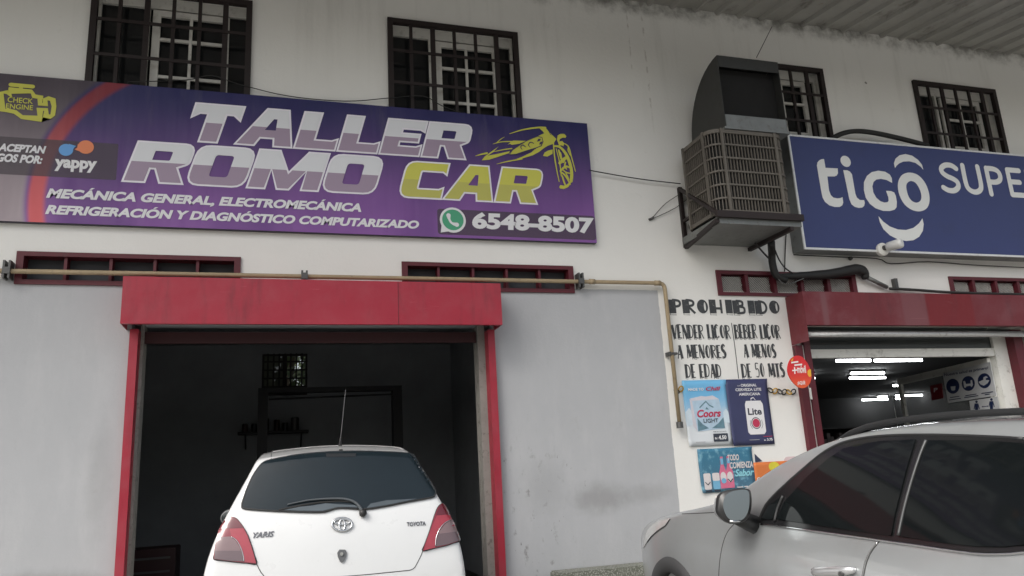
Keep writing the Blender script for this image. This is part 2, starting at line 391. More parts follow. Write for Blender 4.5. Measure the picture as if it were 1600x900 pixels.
# rear, sides, slabs, party wall
BACK = 4.75; SHOPB = 12.0
rw0, rw1, rz0, rz1 = None, None, None, None
a_ = W(410, 553, BACK); b_ = W(480, 617, BACK)
rw0, rw1, rz0, rz1 = a_.x, b_.x, b_.z, a_.z
m_ = MB(); m_.box(XL+TH, rw0, BACK, BACK+.2, 0, 3.42); m_.box(rw1, 3.85, BACK, BACK+.2, 0, 3.42); m_.box(rw0, rw1, BACK, BACK+.2, 0, rz0); m_.box(rw0, rw1, BACK, BACK+.2, rz1, 3.42)
m_.build('rear_wall', M['inner'], B)
MB().box(XL+TH, XR-TH, BACK, BACK+.2, 3.62, ZT).build('rear_upper_wall', M['inner'], B)
MB().box(XL, XL+TH, TH, BACK+.2, 0, ZT).build('side_wall', M['white_paint'], B)
MB().box(XR-TH, XR, TH, BACK+.2, 0, ZT).build('side_wall', M['white_paint'], B)
MB().box(XR-TH, XR, BACK+.2, SHOPB, 0, 3.6).build('annex_wall', M['white_paint'], B); MB().box(3.85, XR, SHOPB, SHOPB+.2, 0, 3.6).build('annex_wall', M['white_paint'], B); MB().box(3.85, XR, BACK+.21, SHOPB+.2, 3.601, 3.7).build('annex_roof', M['galv_dark'], B)
MB().box(XL+TH, XR-TH, TH, BACK+.2, 3.42, 3.62).build('floor_slab', M['inner'], B)
MB().box(XL+TH, XR-TH, TH, BACK+.2, 6.30, 6.40).build('attic_slab', M['inner'], B)
MB().box(3.85, 4.0, TH, SHOPB, 0, 3.42).build('party_wall', M['inner'], B)
MB().box(2.6, 2.72, TH, BACK, .10, 3.42).build('partition', M['inner'], B)
# corrugated sheet eave: underside seen from below
EAVE_S = .15
def eave_material():
    m, t, b = newmat('weathered_zinc_sheet'); p, x, y, z = pos(t)
    c = mixc(t, noise(t, p, 1.4, 6, .65), (.28, .275, .245), (.46, .455, .43))
    c = mixc(t, val(t, 'MULTIPLY', ramp(t, noise(t, p, 3.5, 6, .7, 1, .4, 1), .52, .7), .6), c, (.09, .08, .065))
    c = mixc(t, val(t, 'MULTIPLY', ramp(t, noise(t, p, 9, 4, .7), .6, .75), .35), c, (.2, .13, .08))
    t.links.new(c, b.inputs['Base Color']); b.inputs['Roughness'].default_value = .62; b.inputs['Metallic'].default_value = .25; return m
ev = MB(); xx = XL-.5; prof = []
while xx < XR+.6:
    prof += [(xx, 0), (xx+.022, -.042), (xx+.05, -.042), (xx+.072, 0)]; xx += .30
vs_ = []; fs_ = []; EAVE_L = 2.5
ys = [.9, 0, -1.0, -2.0, -EAVE_L]
for y in ys:
    for (px, pz) in prof: vs_.append((px, y, 6.60+EAVE_S*y+pz))
n_ = len(prof)
for r_i in range(len(ys)-1):
    for i in range(n_-1): fs_.append((r_i*n_+i, r_i*n_+i+1, (r_i+1)*n_+i+1, (r_i+1)*n_+i))
ev.add(vs_, fs_)
o = ev.build('corrugated_eave', eave_material(), B)
sm_ = o.modifiers.new('thick', 'SOLIDIFY'); sm_.thickness = .003
ev2 = MB().box(XL-.4, XR+.4, .92, BACK+.5, 6.62, 6.68); ev2.build('roof_deck', M['galv_dark'], B)
fl = MB(); fl.hexa([(XL, .01, 6.40), (XR, .01, 6.40), (XR, .92, 6.40), (XL, .92, 6.40), (XL, .01, 6.565), (XR, .01, 6.565), (XR, .92, 6.70), (XL, .92, 6.70)])
for px in (-3.3, -.6, 2.1, 4.8, 7.5, 10.2):
    q = MB(); q.hexa([(px-.03, -EAVE_L+.1, 6.66+EAVE_S*-(EAVE_L-.1)), (px+.03, -EAVE_L+.1, 6.66+EAVE_S*-(EAVE_L-.1)), (px+.03, .9, 6.66+EAVE_S*.9), (px-.03, .9, 6.66+EAVE_S*.9),
            (px-.03, -EAVE_L+.1, 6.74+EAVE_S*-(EAVE_L-.1)), (px+.03, -EAVE_L+.1, 6.74+EAVE_S*-(EAVE_L-.1)), (px+.03, .9, 6.74+EAVE_S*.9), (px-.03, .9, 6.74+EAVE_S*.9)])
    q.build('rafter', M['galv_dark'], B)

# ---- upper windows: recessed white sliding window behind a rust-brown bar grille
def upper_window(x0, x1, flip=False):
    z0, z1 = WZ0, WZ1; wd_ = x1-x0
    fx = lambda f: x0+f*wd_
    fr = MB(); Y = .10
    for a, b in ((0, .035), (.965, 1)): fr.box(fx(a), fx(b), Y, Y+.06, z0, z1)
    fr.box(fx(.035), fx(.965), Y, Y+.06, z1-.11, z1); fr.box(fx(.035), fx(.965), Y, Y+.06, z0, z0+.06)
    fr.box(fx(.315), fx(.34), Y, Y+.06, z0+.06, z1-.11)
    win = fr.build('window', M['white_frame'], B)
    s = MB(); Y2 = .075
    s.box(fx(.36), fx(.41), Y2, Y2+.03, z0+.06, z1-.14); s.box(fx(.815), fx(.855), Y2, Y2+.03, z0+.06, z1-.14)
    s.box(fx(.41), fx(.815), Y2, Y2+.03, z1-.20, z1-.14); s.box(fx(.41), fx(.815), Y2, Y2+.03, z0+.06, z0+.12)
    for zc in (.33, .61, .84): s.box(fx(.41), fx(.595), Y2+.004, Y2+.026, z1-zc*1.38, z1-zc*1.38+.03); s.box(fx(.615), fx(.815), Y2+.004, Y2+.026, z1-zc*1.38, z1-zc*1.38+.03)
    s.box(fx(.595), fx(.615), Y2+.004, Y2+.026, z0+.12, z1-.20)
    s.build('sliding_sash', M['white_frame'], win)
    gl = MB(); gl.box(fx(.035), fx(.315), Y+.03, Y+.036, z0+.06, z1-.11); gl.box(fx(.34), fx(.965), Y+.03, Y+.036, z0+.06, z1-.11)
    gl.build('pane', M['dark_glass'], win)
    bb = MB(); e = .042
    bb.box(x0-.012, x0+e, -.035, .02, z0, z1+.01); bb.box(x1-e, x1+.012, -.035, .02, z0, z1+.01)
    bb.box(x0+e, x1-e, -.034, .02, z1-e, z1+.01); bb.box(x0+e, x1-e, -.034, .02, z0, z0+e)
    for k in range(1, 6):
        th_ = .016 if k in (1, 3, 4) else .024
        c = x0+wd_*k/6; bb.box(c-th_, c+th_, -.022, .002, z0+e, z1-e)
    for zc in (.355, .71, 1.065): bb.box(x0+e, x1-e, -.03, -.0225, z1-zc-.016, z1-zc+.016)
    bb.build('bar_grille', M['bar'], win)
for a, b in WIN: upper_window(a, b)
# ---- low transom vents
def vent(x0, x1, mesh):
    z0, z1 = VZ0, VZ1; e = .04; fr = MB()
    fr.box(x0-.015, x0+e, -.02, .12, z0-.01, z1+.015); fr.box(x1-e, x1+.015, -.02, .12, z0-.01, z1+.015)
    fr.box(x0+e, x1-e, -.02, .12, z1-e*.6, z1+.015); fr.box(x0+e, x1-e, -.02, .12, z0-.01, z0+e*.7)
    n = 5
    wv = .024 if not mesh else .04
    for k in range(1, n):
        c = x0+(x1-x0)*k/n; fr.box(c-wv/2, c+wv/2, .005 if not mesh else -.012, .10, z0+e*.7, z1-e*.6)
    v = fr.build('transom_vent', M['dark_red'], B)
    MB().box(x0+e, x1-e, .105, .115, z0+e*.6, z1-e*.5).build('vent_pane', M['vent_dark'], v)
    if mesh:
        ms = MB()
        for k in range(n):
            a = x0+(x1-x0)*k/n+e*.75; b = x0+(x1-x0)*(k+1)/n-e*.75
            c0, c1 = z0+e*.8, z1-e*.7
            for dx, dz in ((.05, .05), (-.05, .05)):
                t = -1.0
                while t < 1.4:
                    pa, pb = (a+t*.3, c0), (a+t*.3+dx*8, c0+dz*8)
                    # clip to cell
                    ts = []
                    for q in range(0, 25):
                        f = q/24; X = pa[0]+(pb[0]-pa[0])*f; Z = pa[1]+(pb[1]-pa[1])*f
                        if a <= X <= b and c0 <= Z <= c1: ts.append((X, Z))
                    if len(ts) > 1: ms.bar((ts[0][0], .04, ts[0][1]), (ts[-1][0], .04, ts[-1][1]), .0035, .0035, (0, 1, 0))
                    t += .075
            ms.box(a-.004, a+.012, .02, .03, c0, c1); ms.box(a, b, .02, .03, c0-.004, c0+.012)
        ms.build('expanded_mesh', M['white_frame'], v)
for i, (a, b) in enumerate(VENT): vent(a, b, i > 1)

# ---- garage: shutter box, red door posts, guide rails
def red_sheet(name, base, faded, amt, glossy, patches=()):
    m, t, b = newmat(name); p, x, y, z = pos(t)
    c = mixc(t, noise(t, p, 2.2, 6, .65), tuple(k_*.9 for k_ in base), tuple(min(1, k_*1.08) for k_ in base))
    f = ramp(t, noise(t, p, 3.0, 7, .72), .40, .70)
    c = mixc(t, val(t, 'MULTIPLY', f, amt), c, faded)
    for (xa, xb, col, k_) in patches:
        q = val(t, 'MULTIPLY', ramp(t, x, xa-.02, xa+.02), val(t, 'SUBTRACT', 1.0, ramp(t, x, xb-.02, xb+.02)))
        c = mixc(t, val(t, 'MULTIPLY', q, k_), c, col)
    # chips, scratches and grime held in the paint
    sp = ramp(t, noise(t, p, 34, 5, .8), .66, .72)
    c = mixc(t, val(t, 'MULTIPLY', sp, .55), c, (.045, .02, .02))
    scr = ramp(t, noise(t, p, 6, 5, .75, .35, 1, 7), .64, .70)
    c = mixc(t, val(t, 'MULTIPLY', scr, .40), c, tuple(min(1, k_*1.5+.05) for k_ in faded))
    gr = ramp(t, noise(t, p, 1.8, 6, .7, 3, 1, .5), .50, .72)
    c = mixc(t, val(t, 'MULTIPLY', gr, .38), c, (.06, .018, .022))
    t.links.new(c, b.inputs['Base Color']); t.links.new(val(t, 'MULTIPLY_ADD', f, .25, glossy, clamp=True), b.inputs['Roughness'])
    bump(t, b, noise(t, p, 1.8, 4), .35, .04); return m
M['red'] = red_sheet('red_shutter_paint', (.335, .016, .036), (.33, .055, .075), .45, .36)
M['red_old'] = red_sheet('faded_red_shutter_paint', (.135, .015, .022), (.17, .055, .066), .75, .55,
        ((5.55, 5.62, (.18, .09, .10), .5), (6.0, 6.32, (.135, .015, .02), .55), (6.95, 7.62, (.155, .008, .013), .85), (6.62, 6.95, (.17, .07, .08), .55)))
bx0, bx1 = -1.225, 1.985; bz0, bz1 = 2.735, 3.13
s = MB(); s.box(bx0, bx1, -.30, -.296, bz0, bz1); s.box(bx0, bx1, -.2955, -.003, bz1-.004, bz1); s.box(bx0, bx0+.004, -.2955, -.003, bz0-.0, bz1-.0045); s.box(bx1-.004, bx1, -.2955, -.003, bz0, bz1-.0045)
s.box(bx0+.0045, bx1-.0045, -.2955, -.26, bz0, bz0+.004)
sb = s.build('shutter_box', M['red'], B)
sb['label'] = 'bright red sheet metal shutter box'
s = MB(); s.box(1.02, 1.024, -.3025, -.3001, bz0, bz1); s.build('sheet_seam', M['dark_red'], sb)
s = MB(); s.tube([(gx0+.03, -.14, 2.90), (gx1-.03, -.14, 2.90)], .10, 20); s.build('rolled_shutter', M['dark_red'], sb, smooth=True)
s = MB(); s.box(gx0+.07, gx1-.14, .10, .13, 2.64, 2.74); s.build('shutter_bottom_bar', mat('shade_darkened_red', (.035, .006, .008), .6, var=.3), sb)  # bar's red is darkened to stand in for shade under the box
for a, b in ((gx0, gx0+.066), (gx1-.066, gx1)):
    s = MB(); s.box(a, b, -.07, TH+.02, .10, 2.734); p_ = s.build('door_post', M['red'], B)
for a, b in ((gx0+.0665, gx0+.09), (gx1-.135, gx1-.0665)):
    s = MB(); s.box(a, b, .06, TH+.015, .10, 2.80); s.build('guide_rail', mat('scuffed_concrete_reveal', (.26, .25, .23), .7, var=.25, scale=8, dirt=(.05, .04, .035), dirt_amt=.7), B)
# ---- right shop front: shutter box, roller tube, jambs, transom, open glazed door
cx0 = 5.33; cx1 = 9.3; cz0, cz1 = 2.745, 3.11
s = MB(); s.box(cx0, cx1, -.30, -.296, cz0, cz1); s.box(cx0, cx1, -.2955, -.003, cz1-.004, cz1); s.box(cx0, cx0+.004, -.2955, -.003, cz0-.17, cz1-.0045)
s.box(cx1-.004, cx1, -.2955, -.003, cz0, cz1-.0045); s.box(cx0+.0045, cx1-.0045, -.2955, -.22, cz0, cz0+.004)
sb2 = s.build('shutter_box', M['red_old'], B); sb2['label'] = 'old faded dark red shutter box with repainted patches'
ra = W(1258, 522, -.16); rb_ = W(1600, 522, -.16)
s = MB(); s.tube([(ra.x, -.16, ra.z), (9.2, -.16, ra.z)], .036, 14); s.build('roller_tube', M['tube_roll'], sb2, smooth=True)
s = MB(); s.box(cx0+.005, 5.42, -.06, .02, .1, 2.57); s.box(5.455, 5.53, -.05, TH, .1, 2.76); s.build('door_post', M['dark_red'], B)
s = MB(); s.box(5.4205, 5.4545, -.03, .02, .1, 2.57); s.build('guide_strip', M['white_paint'], B)
xj = W(1572, 600, 0).x
s = MB(); s.box(W(1590, 560, -.05).x, W(1590, 560, -.05).x+.14, -.05, TH, .1, 2.744); s.build('door_post', M['dark_red'], B)
jx0, jx1 = W(1560, 600, .1).x, W(1584, 600, .1).x
s = MB(); s.box(jx0, jx1, .06, .16, .1, 2.744); s.build('door_post', M['white_paint'], B)
ta = W(1258, 553, .10)
s = MB(); s.box(5.531, jx0-.001, .07, .13, ta.z-.05, ta.z+.045); s.build('transom_bar', M['white_paint'], B)
s = MB(); s.box(5.531, jx0-.001, .095, .10, ta.z+.045, 2.80); s.build('transom_pane', mat('smoky_transom_glass', (.05, .055, .055), .15, var=.2), B)
# open door leaf, hinged on the right and swung inward
zt = ta.z-.06
hA = Vector((jx0-.03, .14, zt)); q_ = PZ(1403, 592, zt); hB = Vector((q_.x, q_.y, zt))
du = (hB-hA); LW = du.length; du.normalize(); dn = Vector((du.y, -du.x, 0))
if dn.dot(CAM-hA) < 0: dn = -dn
leaf = lambda a, z, o=0: hA+du*a+Vector((0, 0, z-zt))+dn*o
def leafbox(mb, a0, a1, z0, z1, t0=-.02, t1=.02):
    mb.hexa([leaf(a0, z0, t0), leaf(a1, z0, t0), leaf(a1, z0, t1), leaf(a0, z0, t1), leaf(a0, z1, t0), leaf(a1, z1, t0), leaf(a1, z1, t1), leaf(a0, z1, t1)])
s = MB(); leafbox(s, 0, .07, .15, zt); leafbox(s, LW-.08, LW, .15, zt); leafbox(s, .07, LW-.08, zt-.09, zt); leafbox(s, .07, LW-.08, .15, .3)
dr = s.build('glazed_door', M['white_paint'], B)
m, t, b = newmat('clear_door_glass'); b.inputs['Base Color'].default_value = (.6, .65, .65, 1); b.inputs['Roughness'].default_value = .03; b.inputs['Alpha'].default_value = .12; M['clear'] = m
s = MB(); leafbox(s, .07, LW-.08, .3, zt-.09, -.003, .003); s.build('door_pane', M['clear'], dr)
# interiors
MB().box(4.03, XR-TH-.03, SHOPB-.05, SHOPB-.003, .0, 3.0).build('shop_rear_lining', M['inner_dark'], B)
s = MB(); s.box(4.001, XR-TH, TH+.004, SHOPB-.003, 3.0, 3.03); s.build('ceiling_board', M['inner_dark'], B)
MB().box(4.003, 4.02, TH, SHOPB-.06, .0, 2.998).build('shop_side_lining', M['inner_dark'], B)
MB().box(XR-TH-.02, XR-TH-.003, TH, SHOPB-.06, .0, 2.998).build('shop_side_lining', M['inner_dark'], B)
# rear barred window of the workshop
s = MB(); cxm = (rw0+rw1)/2
for a, b in ((rw0, rw0+.03), (rw1-.03, rw1), (cxm-.03, cxm+.03)): s.box(a, b, BACK+.02, BACK+.08, rz0, rz1)
s.box(rw0+.03, rw1-.03, BACK+.021, BACK+.079, rz1-.03, rz1); s.box(rw0+.03, rw1-.03, BACK+.021, BACK+.079, rz0, rz0+.03)
rwn = s.build('rear_window', M['bar'], B); s = MB()
for k in range(1, 8): c = rw0+(rw1-rw0)*k/8; s.box(c-.012, c+.012, BACK-.02, BACK, rz0, rz1)
for k in range(1, 5): c = rz0+(rz1-rz0)*k/5; s.box(rw0, rw1, BACK-.03, BACK-.0205, c-.012, c+.012)
s.build('bar_grille', M['bar'], rwn)
MB().box(rw0+.03, cxm-.03, BACK+.04, BACK+.05, rz0+.03, rz1-.03).build('frosted_pane', mat('dusty_pane', (.13, .13, .11), .6), rwn); MATS['dusty_pane'].node_tree.nodes['Principled BSDF'].inputs['Alpha'].default_value = .7
# foliage seen through that window
rng = random.Random(3); s = MB()
for k in range(5200):
    c = Vector((rng.uniform(rw0-1.2, rw1+1.4), BACK+rng.uniform(.7, 4.6), rng.uniform(.2, 4.6))); a = Vector((rng.gauss(0, 1), rng.gauss(0, 1), rng.gauss(0, 1))).normalized(); b = a.orthogonal().normalized()
    L = rng.uniform(.08, .16); s.add([c-a*L, c+b*L*.4, c+a*L, c-b*L*.4], [(0, 1, 2, 3)])
pl = thing('garden_tree', 'leafy green tree behind the barred rear window of the workshop', 'tree', ((rw0+rw1)/2, BACK+1.7, 0))
s.build('foliage', mat('green_leaf', (.07, .10, .03), .6, var=.5, scale=14), pl)
MB().tube([((rw0+rw1)/2+.1, BACK+1.7, 0), ((rw0+rw1)/2, BACK+1.65, 2.2), ((rw0+rw1)/2+.2, BACK+1.7, 4.2)], [.12, .09, .03], 8).build('trunk', mat('bark', (.09, .07, .05), .9, bmp=.4), pl)

# ================================================================== WORKSHOP BANNER
YB = -.06
c1 = W(918, 193, YB); c2 = W(932, 381, YB); c3 = W(0, 343, YB)
bX1 = (c1.x+c2.x)/2; bX0 = c3.x-.62; bZ1 = c1.z+.0; bZ0 = (c2.z+c3.z)/2
def banner_material():
    m, t, b = newmat('printed_banner'); p, x, y, z = pos(t)
    h = ramp(t, val(t, 'ADD', z, val(t, 'MULTIPLY_ADD', noise(t, p, .9, 2), .5, -.25)), bZ0-.05, bZ1+.02)
    c = mixc(t, h, srgb(132, 84, 156), srgb(26, 26, 84))
    dk = ramp(t, noise(t, p, 1.0, 2), .45, .75)
    c = mixc(t, val(t, 'MULTIPLY', dk, .45), c, srgb(42, 24, 92))
    # grey-mauve field left of the red arc: the arc is a circle printed on the sheet
    ccx, ccz, rr = W(330, 318, YB).x, W(330, 318, YB).z, 0
    rr = ccx - W(42, 310, YB).x
    dx = val(t, 'SUBTRACT', x, ccx); dz = val(t, 'SUBTRACT', z, ccz)
    d = val(t, 'SQRT', val(t, 'ADD', val(t, 'MULTIPLY', dx, dx), val(t, 'MULTIPLY', dz, dz)))
    lft = val(t, 'LESS_THAN', x, ccx)
    out = val(t, 'MULTIPLY', lft, ramp(t, d, rr-.01, rr+.05))
    gz = ramp(t, z, bZ0, bZ1)
    gcol = mixc(t, gz, srgb(165, 152, 158), srgb(66, 56, 66))
    c = mixc(t, out, c, gcol)
    band = val(t, 'MULTIPLY', val(t, 'MULTIPLY', lft, ramp(t, d, rr-.155, rr-.10)), val(t, 'SUBTRACT', 1.0, ramp(t, d, rr-.03, rr+.012)))
    inner = val(t, 'MULTIPLY', ramp(t, d, rr-.12, rr-.05), band)
    c = mixc(t, band, c, mixc(t, gz, srgb(214, 96, 100), srgb(120, 22, 38)))
    c = mixc(t, val(t, 'MULTIPLY', ramp(t, noise(t, p, 3, 6, .7, 2, 1, .25), .55, .8), .22), c, (.16, .14, .15))
    t.links.new(c, b.inputs['Base Color']); b.inputs['Roughness'].default_value = .42; b.inputs['Specular IOR Level'].default_value = .45
    wv = N(t, 'ShaderNodeTexNoise'); wv.inputs['Scale'].default_value = 1.3; t.links.new(p, wv.inputs['Vector'])
    fold = noise(t, p, 2.2, 3, .5, 1.4, 1, .22)
    hgt = val(t, 'ADD', wv.outputs[0], val(t, 'MULTIPLY', fold, .8))
    bump(t, b, hgt, .5, .07); return m
bn = thing('shop_banner', 'long purple workshop banner with silver and yellow lettering above the red garage door', 'banner', ((bX0+bX1)/2, -.03, bZ0))
s = MB(); nx, nz = 40, 8
for i in range(nx+1):
    for j in range(nz+1):
        s.v.append(Vector((bX0+(bX1-bX0)*i/nx, YB+.0*math.sin(i), bZ0+(bZ1-bZ0)*j/nz)))
for i in range(nx):
    for j in range(nz): s.f.append((i*(nz+1)+j, (i+1)*(nz+1)+j, (i+1)*(nz+1)+j+1, i*(nz+1)+j+1))
s.build('printed_sheet', banner_material(), bn)
s = MB(); e = .03
s.box(bX0, bX1, YB+.004, -.004, bZ1-e, bZ1); s.box(bX0, bX1, YB+.004, -.004, bZ0, bZ0+e); s.box(bX0, bX0+e, YB+.004, -.004, bZ0+e, bZ1-e); s.box(bX1-e, bX1, YB+.004, -.004, bZ0+e, bZ1-e)
s.build('frame', mat('dark_sign_frame', (.03, .025, .05), .5), bn)
layer = [0]
def bmp_(k): return lambda q: (q[0], YB-.0015*k, q[1])
Bx = lambda x, y: (lambda v: (v.x, v.z))(W(x, y, YB))
def bpts(pts): return [Bx(*q) for q in pts]
def print_mat(name, col, rough=.42): return mat(name, col, rough, var=.04, scale=3)
SILV, MAUV, LIME, WHT = srgb(222, 224, 228), srgb(160, 142, 162), srgb(198, 196, 74), srgb(225, 225, 228)
def text_on_banner(name, body, left, right, top, m, bold=.02, shear=.2, k=3, ref='H', space=1.0):
    a, b_, c_ = Bx(*left), Bx(*right), Bx(*top)
    return lay(name, m, bn, [fit_text(body, a[0], b_[0], (a[1]+b_[1])/2, c_[1]-a[1], bold, shear, space, ref)], bmp_(k))
pw = print_mat('white_print', WHT)
text_on_banner('service_lettering', 'MECÁNICA GENERAL, ELECTROMECÁNICA', (72, 308), (564.5, 332.5), (77, 293.5), pw, .048, .24)
text_on_banner('service_lettering', 'REFRIGERACIÓN Y DIAGNÓSTICO COMPUTARIZADO', (70.5, 333.2), (655, 359), (75, 319), pw, .048, .24)
# dark grey translucent fields
gp = print_mat('grey_print', srgb(84, 74, 82)); gp.node_tree.nodes['Principled BSDF'].inputs['Alpha'].default_value = .62
lay('grey_field', gp, bn, [curve2d([rrect(bX0+.004, Bx(0, 272)[1], Bx(182, 270)[0], Bx(0, 213)[1], .01)])], bmp_(1))
lay('grey_field', gp, bn, [curve2d([rrect(Bx(684, 360)[0], Bx(684, 366)[1], bX1-.003, Bx(684, 326)[1], .03)])], bmp_(1))
text_on_banner('phone_lettering', '6548-8507', (738, 358), (929.5, 364.5), (741, 333), pw, .048, .06, ref='5')
text_on_banner('payment_lettering', 'SE ACEPTAN', (-22, 236), (71.7, 239.5), (4, 225.5), pw, .05, .22)
text_on_banner('payment_lettering', 'PAGOS POR:', (-26, 252), (66, 256), (0, 240.5), pw, .05, .22)
text_on_banner('payment_lettering', 'yappy', (85, 261.5), (151, 265.5), (85, 248.3), pw, .045, 0, ref='x')
def blobs(name, m, contours, k): return lay(name, m, bn, [curve2d(c_) for c_ in contours], bmp_(k))
def bell(px, py, rpx):
    a = Bx(px, py); r = abs(Bx(px+rpx, py)[0]-a[0]); return ell(a[0], a[1], r)
blobs('speech_bubble', print_mat('blue_print', srgb(96, 160, 222)), [[bell(103.3, 234.5, 11.3)], [bpts([(108, 225), (119, 228.5), (116, 231), (113, 237), (108, 236)])]], 3)
blobs('speech_bubble', print_mat('orange_print', srgb(226, 132, 86)), [[bell(134.3, 230.2, 12.7)], [bpts([(122, 225), (121, 231), (117, 234), (122, 236), (130, 238)])]], 4)
# messenger emblem: white balloon with tail, green disc, white handset
blobs('balloon_emblem', pw, [[bell(707.5, 344, 20.2)], [bpts([(690, 350), (688.5, 363.5), (703, 361.5), (700, 350)])]], 3)
blobs('balloon_emblem', print_mat('green_print', srgb(72, 160, 122)), [[bell(707.5, 343.8, 16.6)]], 4)
blobs('balloon_emblem', pw, [stroke(bpts([(700.5, 337), (702, 343.5), (706, 349), (713.5, 351.5)]), [.045, .022, .022, .045], n=5)], 5)
# check-engine pictogram
sw = .036
lime = print_mat('lime_print', LIME)
z1 = lambda x, y: Bx(x/3, 100+y/3)
eng = [(48, 152), (48, 125), (148, 130), (160, 152), (190, 157), (190, 190), (212, 190), (212, 168), (228, 162), (248, 168), (254, 200), (248, 240), (236, 248), (214, 244), (214, 214), (190, 214), (186, 258), (104, 250), (72, 226), (34, 218), (6, 216), (6, 136), (38, 132)]
blobs('engine_pictogram', lime, [stroke([z1(*q) for q in eng], sw, closed=True), stroke([z1(52, 98), z1(154, 107)], sw), stroke([z1(100, 104), z1(98, 124)], .03, cap=False)], 3)
text_on_banner('engine_lettering', 'CHECK', (11.7, 160.2), (51.5, 162.3), (12, 152), lime, .015, 0)
text_on_banner('engine_lettering', 'ENGINE', (9.2, 170.3), (51.5, 172), (9, 162.5), lime, .015, 0)
# title in heavy slanted slab letters, two tones split at half height
GL = {
 'T': (1.28, [[(.42, 0), (.86, 0), (.86, .78), (1.10, .78), (1.28, .66), (1.28, 1), (0, 1), (0, .66), (.16, .78), (.42, .78)]]),
 'A': (1.5, [[(0, 0), (.46, 0), (.56, .22), (.98, .22), (1.04, 0), (1.5, 0), (1.14, 1), (.56, 1)], [(.64, .42), (.95, .42), (.90, .74), (.80, .74)]]),
 'L': (1.12, [[(0, 0), (1.12, 0), (1.12, .27), (1.0, .22), (.46, .22), (.46, 1), (0, 1)]]),
 'E': (1.16, [[(0, 0), (1.16, 0), (1.16, .27), (1.04, .22), (.46, .22), (.46, .40), (1.04, .40), (1.04, .60), (.46, .60), (.46, .78), (1.04, .78), (1.16, .73), (1.16, 1), (0, 1)]]),
 'R': (1.34, [[(0, 0), (.46, 0), (.46, .36), (.62, .36), (.84, 0), (1.34, 0), (1.08, .40), (1.34, .52, .08), (1.34, 1, .22), (0, 1)], [(.46, .56), (.88, .56, .04), (.88, .80, .04), (.46, .80)]]),
 'O': (1.38, [[(0, 0, .28), (1.38, 0, .28), (1.38, 1, .28), (0, 1, .28)], [(.46, .21, .08), (.92, .21, .08), (.92, .79, .08), (.46, .79, .08)]]),
 'M': (1.78, [[(0, 0), (.40, 0), (.42, .56), (.74, 0), (1.02, 0), (1.36, .56), (1.38, 0), (1.78, 0), (1.78, 1), (1.28, 1), (.90, .38), (.50, 1), (0, 1)]]),
 'C': (1.26, [[(.0, 0, .28), (1.26, 0), (1.26, .27), (1.16, .22), (.46, .22, .07), (.46, .78, .07), (1.16, .78), (1.26, .72), (1.26, 1), (0, 1, .28)]]),
}
def title(word, bl, br, tl, mats, split=.53, shear=.30, gap=.13):
    a, b_, c_ = Bx(*bl), Bx(*br), Bx(*tl); h = c_[1]-a[1]
    adv = 0; cs = []
    for ch in word:
        wd_, ct = GL[ch]
        for q in ct: pass
        cs.append([[((p[0]+adv+shear*p[1]), p[1]) for p in fillet(q)] for q in ct]); adv += wd_+gap
    X1 = max(p[0] for L in cs for q in L for p in q); X0 = min(p[0] for L in cs for q in L for p in q)
    sx = (b_[0]-a[0])/(X1-X0); z0 = (a[1]+b_[1])/2
    T = lambda p: (a[0]+(p[0]-X0)*sx, z0+p[1]*h)
    LS = [[[T(p) for p in q] for q in L] for L in cs]
    zs_ = z0+h*split
    m, t, b = newmat('title_print_'+word.lower()); p, x, y, z = pos(t)
    t.links.new(mixc(t, val(t, 'GREATER_THAN', z, zs_), mats[1], mats[0]), b.inputs['Base Color']); b.inputs['Roughness'].default_value = .42
    for L in LS:
        out = [grow(L[0], .017)]+L[1:]
        lay('letter_outline', print_mat('pale_outline_print', mats[2]), bn, [curve2d(out)], bmp_(2))
        lay('title_letter', m, bn, [curve2d(L)], bmp_(4))
title('TALLER', (299, 219), (737.5, 249), (297, 161.5), (SILV, MAUV, srgb(235, 232, 240)), .50)
title('ROMO', (193.5, 281.5), (596.5, 303), (216, 222), (SILV, MAUV, srgb(235, 232, 240)), .50)
title('CAR', (627, 306.5), (849, 318.5), (640, 253), (srgb(205, 203, 84), srgb(188, 185, 92), srgb(120, 112, 80)), .50)
# sporty car sketch: strokes and filled sweeps
z5 = lambda x, y: Bx(730+x/7.5, 190+y/7.5)
def P5(pts): return [[z5(*q) for q in pts]]
car = [P5([(845, 82), (918, 74), (952, 118), (1043, 206), (1008, 262), (940, 286), (890, 318), (842, 356), (765, 398), (650, 432), (560, 455), (500, 470), (640, 415), (752, 362), (800, 318), (870, 290), (892, 238), (878, 186), (822, 176), (880, 148), (902, 140), (880, 112)]),
       P5([(820, 178), (874, 190), (886, 236), (862, 288), (800, 312), (690, 345), (560, 388), (494, 392), (492, 376), (530, 335), (610, 280), (700, 228)]),
       P5([(168, 456), (205, 410), (368, 292), (300, 362), (238, 402), (400, 370), (498, 348), (488, 372), (360, 415), (250, 450)]),
       P5([(470, 275), (520, 232), (540, 224), (690, 228), (610, 262), (520, 275), (500, 262)]),
       P5([(886, 405), (905, 365), (945, 342), (1000, 328), (998, 380), (940, 412)]),
       P5([(1050, 215), (1058, 165), (1090, 146), (1135, 146), (1160, 172), (1150, 192), (1120, 190), (1085, 205), (1075, 240), (1058, 240)]),
       P5([(1060, 240), (1110, 228), (1135, 255), (1125, 292), (1100, 280), (1075, 285)]),
       P5([(1075, 770), (1090, 745), (1120, 752), (1150, 750), (1190, 720), (1225, 680), (1210, 730), (1180, 770), (1130, 792), (1085, 786)])]
st5 = lambda pts, w0, w1, n=6: stroke([z5(*q) for q in pts], [w0, (w0+w1)/1.5, w1], n=n)
